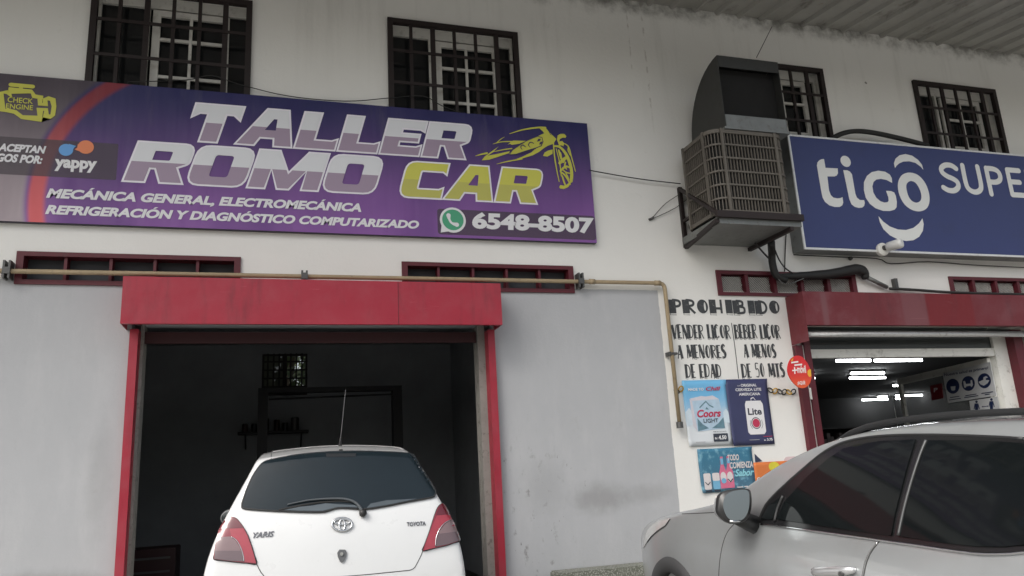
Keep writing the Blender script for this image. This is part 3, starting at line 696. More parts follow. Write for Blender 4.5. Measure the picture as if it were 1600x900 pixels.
car += [st5([(495, 145), (650, 98), (830, 72), (915, 74)], .006, .02), st5([(300, 265), (400, 240), (530, 236)], .004, .012), st5([(345, 250), (390, 210), (435, 182)], .008, .003),
        st5([(300, 358), (420, 332), (520, 318)], .005, .012), st5([(95, 405), (170, 385), (230, 372)], .004, .02), st5([(345, 500), (470, 470), (640, 440)], .004, .014),
        st5([(1008, 250), (1020, 400), (1045, 560), (1075, 705)], .014, .008), st5([(1015, 290), (1080, 300), (1150, 375), (1200, 490), (1222, 610), (1215, 700)], .02, .034),
        st5([(1140, 262), (1185, 300), (1220, 420), (1265, 585)], .012, .01), st5([(1185, 300), (1180, 340), (1205, 400)], .012, .008),
        st5([(1040, 320), (1080, 480), (1100, 640)], .008, .012), st5([(1080, 490), (1150, 430), (1180, 440)], .03, .02), st5([(1090, 370), (1120, 480), (1160, 400)], .016, .012),
        st5([(1070, 340), (1110, 470)], .02, .016, 2), st5([(1090, 580), (1150, 530), (1205, 545)], .02, .016), st5([(1090, 590), (1150, 640), (1205, 740)], .018, .012), st5([(1120, 570), (1160, 600), (1210, 610)], .012, .012),
        st5([(1150, 600), (1190, 680)], .01, .01, 2), st5([(1110, 640), (1135, 720), (1150, 750)], .016, .014), st5([(1160, 560), (1140, 520), (1150, 480)], .014, .014)]
blobs('car_sketch', lime, car, 3)
navy = print_mat('navy_print', srgb(60, 50, 84))
blobs('car_sketch', navy, [stroke([z5(*q) for q in ((822, 176), (874, 190), (886, 236), (862, 288), (800, 312), (690, 345), (560, 388), (494, 388), (530, 335), (610, 280), (700, 225))], .007, closed=True), st5([(640, 330), (625, 300), (650, 278), (680, 300)], .006, .01), st5([(735, 305), (715, 275), (740, 245), (775, 258)], .006, .01),
      P5([(815, 240), (830, 205), (862, 205), (850, 230)]), P5([(838, 272), (856, 240), (880, 236), (866, 268)]), st5([(500, 392), (650, 372), (800, 320)], .006, .008), P5([(940, 100), (985, 165), (970, 155)])], 5)
# thin cable across the top of the banner
wr = lambda pts, Y: [tuple(W(px, py, Y)) for px, py in pts]

# ================================================================== BLUE LIGHT BOX SIGN
TD = -.22
ta_, tb_ = W(1230, 209, TD), W(1257, 391, TD)
tX0 = (ta_.x+tb_.x)/2; tZ1, tZ0 = W(1235, 210, TD).z, W(1300, 391, TD).z
tX1 = tX0+6.2
tg = thing('light_box_sign', 'dark blue light box sign with rounded white lettering beside the air cooler', 'sign', ((tX0+tX1)/2, -.1, tZ0))
s = MB(); s.box(tX0+.012, tX1-.012, TD+.012, -.004, tZ0+.012, tZ1-.012); s.build('case', mat('grey_sign_case', (.22, .23, .23), .5, metal=.4, var=.2, scale=4, dirt=(.08, .07, .06), dirt_amt=.5), tg)
s = MB(); e = .022
s.box(tX0, tX1, TD-.006, TD+.0115, tZ1-e, tZ1); s.box(tX0, tX1, TD-.006, TD+.0115, tZ0, tZ0+e); s.box(tX0, tX0+e, TD-.006, TD+.0115, tZ0+e, tZ1-e); s.box(tX1-e, tX1, TD-.006, TD+.0115, tZ0+e, tZ1-e)
s.build('trim_frame', mat('white_aluminium_trim', (.72, .73, .73), .35, metal=.2, dirt=(.3, .28, .25), dirt_amt=.4), tg)
s = MB(); s.box(tX0+e, tX1-e, TD, TD+.0115, tZ0+e, tZ1-e); s.build('face_panel', mat('blue_sign_face', srgb(52, 62, 112), .4, var=.10, scale=1.2, dirt=(.03, .035, .08), dirt_amt=.2), tg)
z7 = lambda x, y: (lambda v: (v.x, v.z))(W(1255+x/4.738, 210+y/4.738, TD))
P7 = lambda pts, n=6, closed=True: [(q.x, q.y) for q in (bez([Vector((*z7(*p), 0)) for p in [pts[-1]]+list(pts)+list(pts[:2])], n)[n:-n-1])]
tmap = lambda q: (q[0], TD-.003, q[1])
wl = mat('white_sign_lettering', srgb(228, 230, 228), .4, var=.03)
raw7 = lambda pts: [z7(*p) for p in pts]
lt = [[raw7([(100, 232), (104, 208), (118, 192), (135, 184), (153, 183), (164, 248), (254, 252), (256, 290), (246, 306), (230, 312), (178, 312), (190, 415), (203, 450), (222, 468), (250, 474), (272, 472), (290, 465), (295, 505), (288, 526), (268, 538), (232, 538), (192, 526), (160, 500), (142, 468), (132, 420)])],
      [ell(*z7(313, 200), abs(z7(350, 200)[0]-z7(313, 200)[0]), abs(z7(313, 241)[1]-z7(313, 200)[1]))],
      [raw7([(295, 265), (325, 266), (345, 276), (360, 296), (385, 440), (396, 468), (418, 486), (450, 487), (455, 508), (450, 530), (436, 542), (410, 545), (380, 537), (356, 518), (340, 480)])],
      [raw7([(657, 360), (655, 325), (640, 298), (605, 277), (555, 269), (505, 280), (470, 308), (448, 355), (448, 415), (462, 470), (492, 515), (535, 548), (590, 567), (640, 568), (675, 558), (690, 540), (692, 500), (684, 455), (672, 430), (648, 420), (612, 418), (628, 465), (631, 490), (624, 502), (600, 505), (570, 495), (540, 470), (518, 430), (511, 385), (520, 352), (540, 335), (575, 330), (615, 338)])],
      [P7([(700, 400), (704, 345), (732, 300), (785, 283), (845, 300), (895, 350), (926, 420), (934, 490), (915, 545), (865, 570), (805, 560), (750, 520), (715, 460)]), P7([(762, 395), (768, 362), (795, 346), (828, 358), (855, 395), (872, 445), (868, 488), (838, 506), (800, 490), (775, 450)])],
      [raw7([(678, 250), (670, 215), (682, 180), (712, 155), (755, 146), (805, 158), (850, 190), (878, 225), (888, 263), (868, 240), (830, 212), (785, 200), (740, 202), (708, 216), (690, 232)])],
      [raw7([(556, 606), (590, 645), (640, 682), (700, 704), (760, 708), (815, 692), (855, 660), (881, 622), (891, 665), (884, 715), (858, 758), (815, 784), (760, 790), (700, 778), (640, 748), (592, 702), (566, 650)])]]
for c_ in lt: lay('sign_letter', wl, tg, [curve2d(c_)], tmap)
# SUPER: rounded strokes
SL = {'S': (.62, [[(.60, .86), (.46, .96), (.26, .96), (.10, .84), (.10, .68), (.24, .55), (.42, .47), (.55, .36), (.55, .18), (.40, .04), (.2, .03), (.04, .12)]]), 'U': (.66, [[(.07, 1), (.07, .35), (.14, .12), (.33, .03), (.52, .12), (.59, .35), (.59, 1)]]),
      'P': (.60, [[(.08, 0), (.08, .97)], [(.08, .96), (.32, .96), (.48, .88), (.53, .71), (.48, .55), (.32, .46), (.08, .46)]]), 'E': (.54, [[(.08, .97), (.08, .03)], [(.08, .97), (.50, .97)], [(.08, .52), (.44, .52)], [(.08, .03), (.50, .03)]]), 'R': (.62, [[(.08, 0), (.08, .97)], [(.08, .96), (.32, .96), (.48, .88), (.52, .73), (.46, .57), (.30, .49), (.08, .49)], [(.30, .49), (.58, 0)]])}
a_, b_ = W(1474, 303, TD), W(1476, 256.5, TD); hS = b_.z-a_.z; xS = a_.x; kx = hS*1.16
for ch in 'SUPER':
    wd_, sts = SL[ch]
    lay('sign_letter', wl, tg, [curve2d(stroke([(xS+p[0]*kx, a_.z+.04+p[1]*hS*.9) for p in st], hS*.175, n=5 if ch in 'SU' or len(st) > 4 else 0)) for st in sts], tmap)
    xS += (wd_+.15)*kx
# little white security camera on a disc at the sign's lower edge
pc = W(1380, 388, TD-.03)
cm = thing('security_camera', 'small white security camera on a round base under the blue sign', 'camera', pc)
s = MB(); s.tube([pc+Vector((0, .045, -.01)), pc+Vector((0, .0, -.01)), pc+Vector((0, -.012, -.01))], [.075, .075, .055], 20); s.build('mounting_disc', M['white_paint'], cm, smooth=False)
pe = W(1404, 381, TD-.20)
d_ = (pe-pc).normalized()
s = MB(); s.tube([pc+d_*.0, pc+d_*.05], .03, 12); s.build('swivel', M['clamp'], cm)
s = MB(); s.tube([pc+d_*.045, pc+d_*.06, pc+d_*.19, pc+d_*.215, pc+d_*.222], [.04, .052, .055, .05, .03], 20); s.build('camera_barrel', mat('white_camera_plastic', (.66, .67, .66), .35), cm, smooth=True)

# ================================================================== EVAPORATIVE COOLER
CY0, CY1 = -.76, -.10
pL = W(1124, 335, CY0); pR = W(1246, 338, CY0)
kx0, kx1 = pL.x+.0, pR.x
kz0 = W(1180, 336, CY0).z; kz1 = W(1170, 204, CY0).z
ec = thing('evaporative_cooler', 'boxy grey evaporative air cooler with louvred grille and black hood on a wall bracket', 'air cooler', ((kx0+kx1)/2, CY1, kz0-.12))
def foot(inset, r):
    return rrect(kx0+inset, CY0+inset, kx1-inset, CY1-inset, r, 6)
s = MB(); s.prism(foot(.035, .10), lambda p: (p[0], p[1], kz0), (0, 0, kz1-kz0)); s.build('core', M['core'], ec)
per = foot(0, .14); per2 = []
for i in range(len(per)):
    a, b = Vector(per[i]), Vector(per[(i+1) % len(per)]); L = (b-a).length; k_ = max(1, int(L/.036))
    for q in range(k_): per2.append((a+(b-a)*q/k_))
s = MB(); hh = kz1-kz0; ctr = Vector(((kx0+kx1)/2, (CY0+CY1)/2))
rows = 6
for j in range(rows+1):
    zc = kz0+hh*(.03+.94*j/rows); t_ = .020 if j in (0, rows) else .009
    outer = [Vector((p.x, p.y, zc-t_)) for p in per2]; n_ = len(per2)
    inn = [Vector((p.x+(ctr.x-p.x)*.04, p.y+(ctr.y-p.y)*.05, zc-t_)) for p in per2]
    vs_ = outer+[v+Vector((0, 0, 2*t_)) for v in outer]+inn+[v+Vector((0, 0, 2*t_)) for v in inn]
    fs_ = []
    for i in range(n_):
        k_ = (i+1) % n_; fs_ += [(i, k_, n_+k_, n_+i), (2*n_+i, 3*n_+i, 3*n_+k_, 2*n_+k_), (i, 2*n_+i, 2*n_+k_, k_), (n_+i, n_+k_, 3*n_+k_, 3*n_+i)]
    s.add(vs_, fs_)
for i, p in enumerate(per2):
    q = per2[(i+1) % len(per2)]; tg_ = (q-p).normalized(); nn = Vector((tg_.y, -tg_.x))
    wv = .004
    s.obox((p.x-nn.x*.014, p.y-nn.y*.014, kz0+hh/2), (tg_.x*wv, tg_.y*wv, 0), (nn.x*.008, nn.y*.008, 0), (0, 0, hh*.47))
s.build('louvre_grille', M['grille'], ec)
s = MB(); r_ = .14
for (px, py, wx, wy) in ((kx0+r_, CY0, .022, .012), (kx1-r_, CY0, .022, .012), (kx0, CY0+r_, .012, .022), (kx0, CY1-.12, .012, .022), (kx1, CY0+r_, .012, .022)):
    s = MB(); s.box(px-wx*.7, px+wx*.7, py-wy*.7, py+wy*.7, kz0, kz1); s.build('grille_post', M['grille'], ec)
# hood: curved-back elbow open to the front
hx0, hx1 = W(1128, 150, CY0).x, W(1222, 150, CY0).x; hz1 = W(1128, 87, CY0).z; hz0 = kz1
prof = [(CY0, hz0), (CY0, hz1)]
for k_ in range(1, 13):
    a = math.pi/2*k_/12; prof.append((CY0+(CY1-CY0)*math.sin(a)**1.0, hz0+.05+(hz1-hz0-.05)*math.cos(a)**.9))
prof.append((CY1, hz0))
s = MB()
for xx in (hx0, hx1): s.prism(prof, lambda p, xx=xx: (xx, p[0], p[1]), (.006, 0, 0))
for i in range(1, len(prof)-1):
    a, b = prof[i], prof[i+1]; s.add([(hx0+.007, a[0], a[1]), (hx1-.001, a[0], a[1]), (hx1-.001, b[0], b[1]), (hx0+.007, b[0], b[1])], [(0, 1, 2, 3)])
s.build('hood', M['galv_dark'], ec)
s = MB(); s.box(hx0-.02, hx1+.02, CY0-.015, CY1, kz1-.004, kz1+.02); s.build('top_deck', M['galv'], ec)
s = MB(); s.box(hx0+.008, hx1-.001, CY0-.004, CY0+.004, hz0+.022, hz0+.16); s.build('hood_lip', M['galv'], ec)
s = MB(); s.box(hx0+.008, hx1-.002, CY0+.0, CY0+.012, hz1-.13, hz1-.004); s.build('hood_brow', M['galv_dark'], ec)
s = MB(); s.box(hx0+.008, hx1-.002, CY0+.10, CY0+.108, hz0+.03, hz1-.10); s.build('hood_screen', M['core'], ec)
# tray and bracket
s = MB(); s.box(kx0-.02, kx1+.02, CY0-.02, CY1+.04, kz0-.11, kz0-.035); s.build('drip_tray', M['galv'], ec)
s = MB(); s.box(kx0-.06, kx1+.03, CY0-.06, CY0-.021, kz0-.055, kz0+.012); s.build('support_beam', M['bar'], ec)
bxw = kx0-.045
s = MB()
wz1 = W(1064, 292, -.05).z; bxw = W(1066, 330, -.03).x
s.bar((bxw, -.025, wz1), (bxw, -.025, kz0-.13), .04, .04, (0, 1, 0)); s.bar((bxw, -.03, wz1-.02), (kx0-.04, CY0-.02, kz0+.0), .035, .035); s.bar((bxw, -.03, kz0-.13), (kx0-.04, CY0-.02, kz0-.08), .04, .04); s.bar((bxw, -.03, kz0+.16), (kx0+.02, -.30, kz0+.16), .03, .03)
s.build('wall_bracket', M['bar'], ec)
s = MB(); xw2 = kx1-.1; s.bar((xw2, -.025, kz0-.13), (xw2, CY0-.02, kz0-.13), .04, .04); s.build('wall_bracket', M['bar'], ec)

# ================================================================== PIPES, CABLES
YP = -.34
def run(name, label, cat, pts, Y, r, m, n=1, smooth=True, group=None):
    P_ = [W(px, py, (Y[i] if isinstance(Y, (list, tuple)) else Y)) for i, (px, py) in enumerate(pts)]
    if n > 1: P_ = bez(P_, n)
    s = MB(); s.tube(P_, r, 8); return tag(s.build(name, m, None, smooth), label, cat, group)
YG = -.07
pa = W(0, 423.5, YG); pb = W(1038, 442.5, YG); pz_ = pb.z
pq = thing('conduit_pipe', 'cream painted pipe running along the wall over the garage and down beside the painted notice', 'pipe', (2, YG, pz_))
zL = pa.z
pts = [Vector((-7, YG, zL)), Vector((-2.3, YG, zL)), Vector((0.4, YG, (zL+pz_)/2)), Vector((pb.x-.06, YG, pz_))]
for k_ in range(1, 6):
    a = math.pi/2*k_/5; pts.append(Vector((pb.x-.06+.06*math.sin(a), YG, pz_-.06+.06*math.cos(a))))
pd = W(1062, 664, YG); pts.append(Vector((pd.x, YG, pd.z)))
s = MB(); s.tube(pts, .021, 10); s.build('pipe', M['pipe'], pq, smooth=True)
s = MB(); s.tube([pts[-1]+Vector((0, 0, .03)), pts[-1]-Vector((0, 0, .03))], .034, 10); s.build('end_cap', M['clamp'], pq)
s = MB(); s.tube([Vector((pb.x-.11, YG, pz_)), Vector((pb.x-.05, YG, pz_))], .028, 10); s.build('elbow', M['pipe'], pq, smooth=True)
s = MB(); cx_ = W(925, 441, YG).x; s.tube([Vector((cx_-.03, YG, pz_)), Vector((cx_+.03, YG, pz_))], .028, 10); s.build('coupling', M['pipe'], pq, smooth=True)
for (px, py, vert) in ((12, 423, 0), (476, 432, 0), (907, 440, 0), (1046, 553, 1)):
    q = W(px, py, YG); zz = q.z; s = MB()
    if vert: q = Vector((pd.x+.01, YG, zz)); s.box(q.x-.055, q.x-.03, YG-.02, -.004, zz-.02, zz+.02); s.box(q.x-.03, q.x+.03, YG-.028, YG-.022, zz-.012, zz+.012); s.box(q.x+.03, q.x+.042, YG-.02, -.004, zz-.01, zz+.01)
    else:
        zz = zL+(pz_-zL)*(q.x+2.3)/(pb.x+2.3)
        hgt = .05 if px == 476 else .085
        for dx in (-.022, .018): s.box(q.x+dx-.008, q.x+dx+.008, YG-.035, -.004, zz-hgt*.75, zz+hgt)
        s.box(q.x-.03, q.x+.026, YG-.04, YG-.0352, zz-.028, zz+.028)
    s.build('pipe_clamp', M['clamp'], pq)
run('wire', 'thin dark wire looping along the top edge of the purple banner', 'wire', [(200, 128), (290, 125), (330, 118), (372, 131), (450, 150), (540, 158), (610, 153), (660, 150), (690, 165), (720, 176)], [-.05, -.05, -.05, -.045, -.03, -.03, -.04, -.05, -.05, -.05], .0045, M['cable'], 5)
run('wire', 'thin black wire sagging from the purple banner to the cooler bracket', 'wire', [(921, 266), (965, 274), (1010, 281), (1063, 287)], [-.06, -.05, -.05, -.05], .006, M['cable'], 4)
for (p_, lab) in (([(1068, 300), (1040, 318), (1019, 341)], 'upper thin guy wire from the cooler bracket to a wall hook'), ([(1082, 304), (1055, 325), (1019, 342)], 'lower thin guy wire from the cooler bracket to a wall hook')):
    run('guy_wire', lab, 'wire', p_, [-.05, -.03, -.012], .0035, M['cable'], 4, group='guy wires of the cooler bracket')
q = W(1018, 342, -.01); s = MB(); s.tube([q+Vector((-.03, 0, -.01)), q, q+Vector((.02, -.02, .015))], .014, 8); tag(s.build('wall_hook', M['clamp'], None), 'small rusty hook in the white wall left of the cooler', 'hook')
run('hanging_wire', 'thin wire hanging from the eave down to the cooler hood', 'wire', [(1206, 42), (1196, 62), (1182, 90)], [-.02, -.3, -.6], .004, M['cable'], 4)
run('black_hose', 'thick black hose arching over the top of the blue sign', 'hose', [(1300, 216), (1318, 208), (1338, 205), (1362, 207), (1392, 213), (1425, 221), (1450, 228)], -.14, .030, M['cable'], 4)
run('black_cable_bundle', 'thick black cable bundle dropping from the cooler tray to the transom vent', 'cable', [(1205, 378), (1206, 395), (1207, 412), (1213, 430), (1228, 438)], [-.30, -.15, -.10, -.09, -.08], [.04]*17, M['cable'], 4)
run('black_cable_bundle', 'black taped cable bundle lying across the top of the shop vent', 'cable', [(1214, 432), (1250, 431), (1290, 429), (1325, 423), (1340, 421), (1350, 427), (1352, 436)], -.075, [.028, .03, .035, .04, .045, .045, .05, .055, .055, .055, .055, .055, .06, .06, .06, .062, .065, .065, .065, .06, .055, .05, .045, .04, .035], M['cable'], 4)
run('loose_cable', 'left thin loose cable under the cooler tray', 'cable', [(1180, 380), (1192, 394), (1203, 406), (1207, 416)], [-.30, -.18, -.12, -.1], .010, M['cable'], 4, group='loose cables under the cooler')
run('loose_cable', 'right thin loose cable looping from the cooler tray down to the vent', 'cable', [(1209, 386), (1217, 405), (1226, 418), (1240, 428)], [-.30, -.16, -.12, -.1], .008, M['cable'], 4, group='loose cables under the cooler')
run('loose_cable', 'straight thin cable hanging between the cooler and the blue sign', 'cable', [(1229, 355), (1227, 390), (1226, 424)], [-.02, -.02, -.02], .006, M['cable'], 3, group='loose cables under the cooler')
run('grey_flex', 'light grey flexible wire curling in front of the vent mesh', 'wire', [(1212, 430), (1221, 441), (1233, 444), (1246, 439), (1256, 435)], [-.1, -.1, -.1, -.1, -.1], .0055, M['galv'], 4)
cp = thing('grey_conduit', 'grey metal conduit falling from the cable bundle to the old red shutter box', 'conduit', W(1390, 445, -.05))
s = MB(); s.tube([W(1352, 432, -.07), W(1386, 449, -.05)], .024, 10); s.build('conduit_piece', M['galv'], cp, smooth=True)
s = MB(); s.tube(bez([W(1390, 451, -.05), W(1430, 453, -.05), W(1500, 457.5, -.05), W(1640, 461, -.05)], 4), .017, 8); s.build('conduit_piece', M['galv_dark'], cp, smooth=True)
s = MB(); c_ = W(1399, 442, -.04); s.box(c_.x-.02, c_.x+.02, -.06, -.003, c_.z-.07, c_.z+.05); s.build('conduit_clip', M['clamp'], cp)
run('sign_cable', 'thin cable sagging along the lower edge of the blue sign', 'cable', [(1240, 398), (1300, 401), (1370, 404), (1392, 412), (1450, 409), (1520, 414), (1600, 418)], -.03, .006, M['cable'], 4)
q = W(1328, 404, -.02); s = MB(); s.tube([q, q+Vector((0, -.03, 0))], [.025, .018], 8); tag(s.build('wall_plug', M['clamp'], None), 'small dark wall plug under the blue sign', 'plug')

# ================================================================== PAINTED NOTICE ON THE WALL
YN = -.003
Nx = lambda x, y: (lambda v: (v.x, v.z))(W(x, y, YN))
nmap = lambda q: (q[0], YN, q[1])
ink, t_, b_ = newmat('notice_black_paint'); p_, x_, y_, z_ = pos(t_)
c_ = mixc(t_, noise(t_, p_, 9, 5), (.035, .04, .045), (.07, .075, .08))
c_ = mixc(t_, val(t_, 'MULTIPLY', ramp(t_, noise(t_, p_, 26, 6, .75), .55, .72), .55), c_, (.42, .42, .40))
t_.links.new(c_, b_.inputs['Base Color']); b_.inputs['Roughness'].default_value = .75
# skeleton letters: (width, strokes), stroke = (points, 'B' broad | 'T' thin)
SK = {
 'P': (.55, [([(.10, 0), (.10, 1)], 'B'), ([(.12, .97), (.42, .92), (.50, .74), (.42, .54), (.12, .48)], 'T')]),
 'R': (.58, [([(.10, 0), (.10, 1)], 'B'), ([(.12, .97), (.42, .92), (.50, .76), (.42, .58), (.12, .52)], 'T'), ([(.22, .50), (.54, 0)], 'T')]),
 'O': (.62, [([(.34, 1), (.12, .82), (.08, .5), (.12, .18), (.34, 0)], 'B'), ([(.34, 1), (.52, .84), (.58, .5), (.52, .16), (.34, 0)], 'T')]),
 'H': (.62, [([(.10, 0), (.10, 1)], 'B'), ([(.54, 0), (.54, 1)], 'T'), ([(.1, .36), (.54, .36)], 'T')]),
 'I': (.24, [([(.12, 0), (.12, 1)], 'B')]),
 'B': (.58, [([(.10, 0), (.10, 1)], 'B'), ([(.12, .97), (.40, .93), (.46, .77), (.40, .60), (.12, .56)], 'T'), ([(.12, .55), (.46, .48), (.53, .28), (.46, .07), (.12, .03)], 'T')]),
 'D': (.60, [([(.10, 0), (.10, 1)], 'B'), ([(.12, .97), (.42, .86), (.53, .5), (.42, .14), (.12, .03)], 'T')]),
 'V': (.58, [([(.06, 1), (.28, 0)], 'B'), ([(.54, 1), (.30, 0)], 'T')]),
 'E': (.48, [([(.10, 0), (.10, 1)], 'B'), ([(.1, .97), (.44, .97)], 'T'), ([(.1, .42), (.38, .42)], 'T'), ([(.1, .03), (.44, .03)], 'T')]),
 'N': (.62, [([(.08, 0), (.08, 1)], 'T'), ([(.10, 1), (.52, 0)], 'B'), ([(.56, 0), (.56, 1)], 'T')]),
 'L': (.46, [([(.10, 0), (.10, 1)], 'B'), ([(.1, .03), (.42, .03)], 'T')]),
 'C': (.56, [([(.50, .82), (.34, 1), (.14, .84), (.09, .5), (.14, .16), (.34, 0), (.50, .2)], 'BT')]),
 'A': (.60, [([(.06, 0), (.30, 1)], 'T'), ([(.32, 1), (.52, 0)], 'B'), ([(.14, .32), (.46, .32)], 'T')]),
 'M': (.76, [([(.06, 0), (.12, 1)], 'T'), ([(.14, 1), (.38, .12)], 'B'), ([(.38, .12), (.60, 1)], 'T'), ([(.62, 1), (.69, 0)], 'B')]),
 'S': (.50, [([(.44, .86), (.28, 1), (.12, .86), (.14, .64), (.36, .44), (.44, .24), (.30, .02), (.08, .10)], 'BT')]),
 'T': (.56, [([(.28, 0), (.28, 1)], 'B'), ([(.02, .96), (.54, .96)], 'T')]),
 '5': (.50, [([(.44, .97), (.14, .97), (.12, .58), (.34, .60), (.45, .36), (.34, .04), (.08, .06)], 'T')]),
 '0': (.56, [([(.28, 1), (.12, .84), (.08, .5), (.12, .16), (.28, 0)], 'B'), ([(.28, 1), (.44, .84), (.49, .5), (.44, .16), (.28, 0)], 'T')]),
 ' ': (.34, [])}
def notice_line(par, body, bl, br, tl, broad, thin, shadow=.010, lean=0):
    a, b_, c_ = Nx(*bl), Nx(*br), Nx(*tl); h = c_[1]-a[1]; wide = broad > .05; GAP = .03 if wide else .05; PAD = lambda c: (0 if not wide else .2 if c == 'I' else 0 if c in 'O0' else .10); tot = sum(SK[c][0]+PAD(c) for c in body)+GAP*(len(body)-1); kx = (b_[0]-a[0])/tot
    rr = random.Random(len(body)*7+3); x = a[0]; cs = []; sh = []
    for ch in body:
        wd_, sts = SK[ch]; jit = rr.uniform(-.02, .02)*h; tall = 1+rr.uniform(-.03, .03)
        if ch in 'O0':
            ctr = lambda u_, v_: (x+u_*kx+lean*v_*h, a[1]+jit+v_*h*tall)
            w_ = wd_-.06; oc_ = ell(.03+w_/2, .5, w_/2, .5, 36); kb = broad/kx; kt = thin/kx
            ic_ = ell(.03+(kb+w_-kt)/2, .5, (w_-kb-kt)/2, .5-thin*1.1/h, 36)
            cs.append([[ctr(*p) for p in oc_], [ctr(*p) for p in ic_]])
            sts = []
        for pts, kind in sts:
            T = [(x+(p[0]+PAD(ch)*.75)*kx+lean*p[1]*h, a[1]+jit+p[1]*h*tall) for p in pts]
            wds = {'B': broad, 'T': thin, 'BT': [thin, broad*.8, broad, broad*.8, thin]}[kind]
            cs.append(stroke(T, wds, n=6 if len(pts) > 2 else 0, cap=False))
            if kind != 'T':
                q = [(p[0]+shadow, p[1]-shadow*1.2) for p in T]; wl_ = .006
                off = [(p[0]-(broad/2+.004), p[1]) for p in q]
                sh.append(stroke([off[-1], off[0], (off[0][0]+broad*.9, off[0][1])] if len(T) == 2 else off, wl_, cap=False))
        x += (wd_+GAP+PAD(ch))*kx
    b = MB()
    for i_, c_ in enumerate(cs): vs_, fs_ = curve2d(c_); b.add([(v[0], YN-.00008*i_, v[1]) for v in vs_], fs_)
    o = b.build('lettering', ink, par)
    b = MB()
    for i_, c_ in enumerate(sh): vs_, fs_ = curve2d(c_); b.add([(v[0], YN+.0022-.00005*i_, v[1]) for v in vs_], fs_)
    b.build('letter_outline', ink, par)
nb = MB(); pA = Nx(1143, 505); pB = Nx(1154, 591); vs_, fs_ = curve2d(stroke([pA, ((pA[0]+pB[0])/2+.004, (pA[1]+pB[1])/2), pB], .009, n=5)); nb.add([nmap(v) for v in vs_], fs_)
pn = thing('painted_notice', 'hand painted black PROHIBIDO notice on the white wall beside the old red shop door', 'notice', (4.55, 0, 2.3))
nb.build('divider_line', ink, pn)
notice_line(pn, 'PROHIBIDO', (1046, 489), (1220, 490), (1046, 467.5), .082, .026, .014)
notice_line(pn, 'VENDER LICOR', (1051, 529), (1142, 529), (1052, 507), .029, .011, .009)
notice_line(pn, 'BEBER LICOR', (1149, 529), (1220, 529), (1149, 507), .029, .011, .009)
notice_line(pn, 'A MENORES', (1059, 560), (1135, 559), (1059, 539), .029, .011, .009)
notice_line(pn, 'A MENOS', (1163, 559), (1213, 558), (1163, 538), .029, .011, .009)
notice_line(pn, 'DE EDAD', (1072, 591), (1128, 590), (1071, 569), .029, .011, .009)
notice_line(pn, 'DE 50 MTS', (1160, 590), (1227, 590), (1160, 568), .029, .011, .009)

# ================================================================== POSTERS
def name_split(n): return n in ('mountain_print', 'bottle_print', 'pack_print', 'can_print', 'yellow_circle', 'oval_print')
def poster_base(name, label, corners, Y, m, curl=.0015, group=None):
    """corners px: tl, tr, br, bl; a sheet of paper a little proud of the wall with lifted edges"""
    tl, tr, br, bl = [W(px, py, Y) for px, py in corners]
    x0, x1 = (tl.x+bl.x)/2, (tr.x+br.x)/2; z1, z0 = (tl.z+tr.z)/2, (bl.z+br.z)/2
    t = thing(name, label, 'poster', ((x0+x1)/2, 0, z0), group)
    fy = lambda x, z: Y - curl*(abs((z-(z0+z1)/2)/((z1-z0)/2))**3)*.6 - curl*.6*abs((x-(x0+x1)/2)/((x1-x0)/2))**4 - .0008*math.sin((x*7+z*5)) - .020*max(0, (.16-(x-x0)/(x1-x0))/.16)**2*max(0, (.3-(z-z0)/(z1-z0))/.3)**2 - .015*max(0, ((x-x0)/(x1-x0)-.8)/.2)**2*max(0, ((z-z0)/(z1-z0)-.9)/.1)**2
    s = MB(); n1 = 12
    for i in range(n1+1):
        for j in range(n1+1):
            x = x0+(x1-x0)*i/n1; z = z0+(z1-z0)*j/n1; s.v.append(Vector((x, fy(x, z), z)))
    for i in range(n1):
        for j in range(n1): s.f.append((i*(n1+1)+j, (i+1)*(n1+1)+j, (i+1)*(n1+1)+j+1, i*(n1+1)+j+1))
    o = s.build('paper', m, t, True); sm = o.modifiers.new('t', 'SOLIDIFY'); sm.thickness = .0012
    st = {'k': 0}
    uv = lambda u, v: (x0+(x1-x0)*u, z0+(z1-z0)*v)
    H = z1-z0; Wd = x1-x0
    def put(nm, mm, contours=None, text=None):
        if name_split(nm) and contours and len(contours) > 1:
            for c_ in contours: put(nm, mm, [c_])
            return
        if text and len(text) > 1:
            for q_ in text: put(nm, mm, None, [q_])
            return
        st['k'] += 1; k = st['k']*.6; mp = lambda q: (q[0], fy(q[0], q[1])-.003-.0007*k, q[1])
        parts = [curve2d([[uv(*p) for p in c_] for c_ in cs]) for cs in (contours or [])]
        for (body, u0, u1, v, hv, bold, sh) in (text or []):
            a = uv(u0, v); b = uv(u1, v); parts.append(fit_text(body, a[0], b[0], a[1], H*hv, bold, sh, 1.0, 'H' if any(c.isupper() or c.isdigit() for c in body) else 'x'))
        return lay(nm, mm, t, parts, mp)
    return t, put, (x0, x1, z0, z1)
def grad_mat(name, z0, z1, lo, hi, var=.2, scale=6, third=None):
    m, t, b = newmat(name); p, x, y, z = pos(t)
    n = noise(t, p, scale, 5)
    f = ramp(t, val(t, 'ADD', z, val(t, 'MULTIPLY_ADD', n, var, -var/2)), z0, z1)
    c = mixc(t, f, lo, hi)
    if third: c = mixc(t, ramp(t, noise(t, p, scale*2, 4), .5, .7), c, third)
    t.links.new(c, b.inputs['Base Color']); b.inputs['Roughness'].default_value = .5; return m
pw2 = mat('white_ink', (.72, .73, .74), .5, var=.03); pred = mat('red_ink', srgb(186, 52, 84), .5, var=.05); pdark = mat('dark_ink', srgb(52, 58, 70), .5, var=.05)
zz0, zz1 = W(1070, 697, -.01).z, W(1064, 595, -.01).z
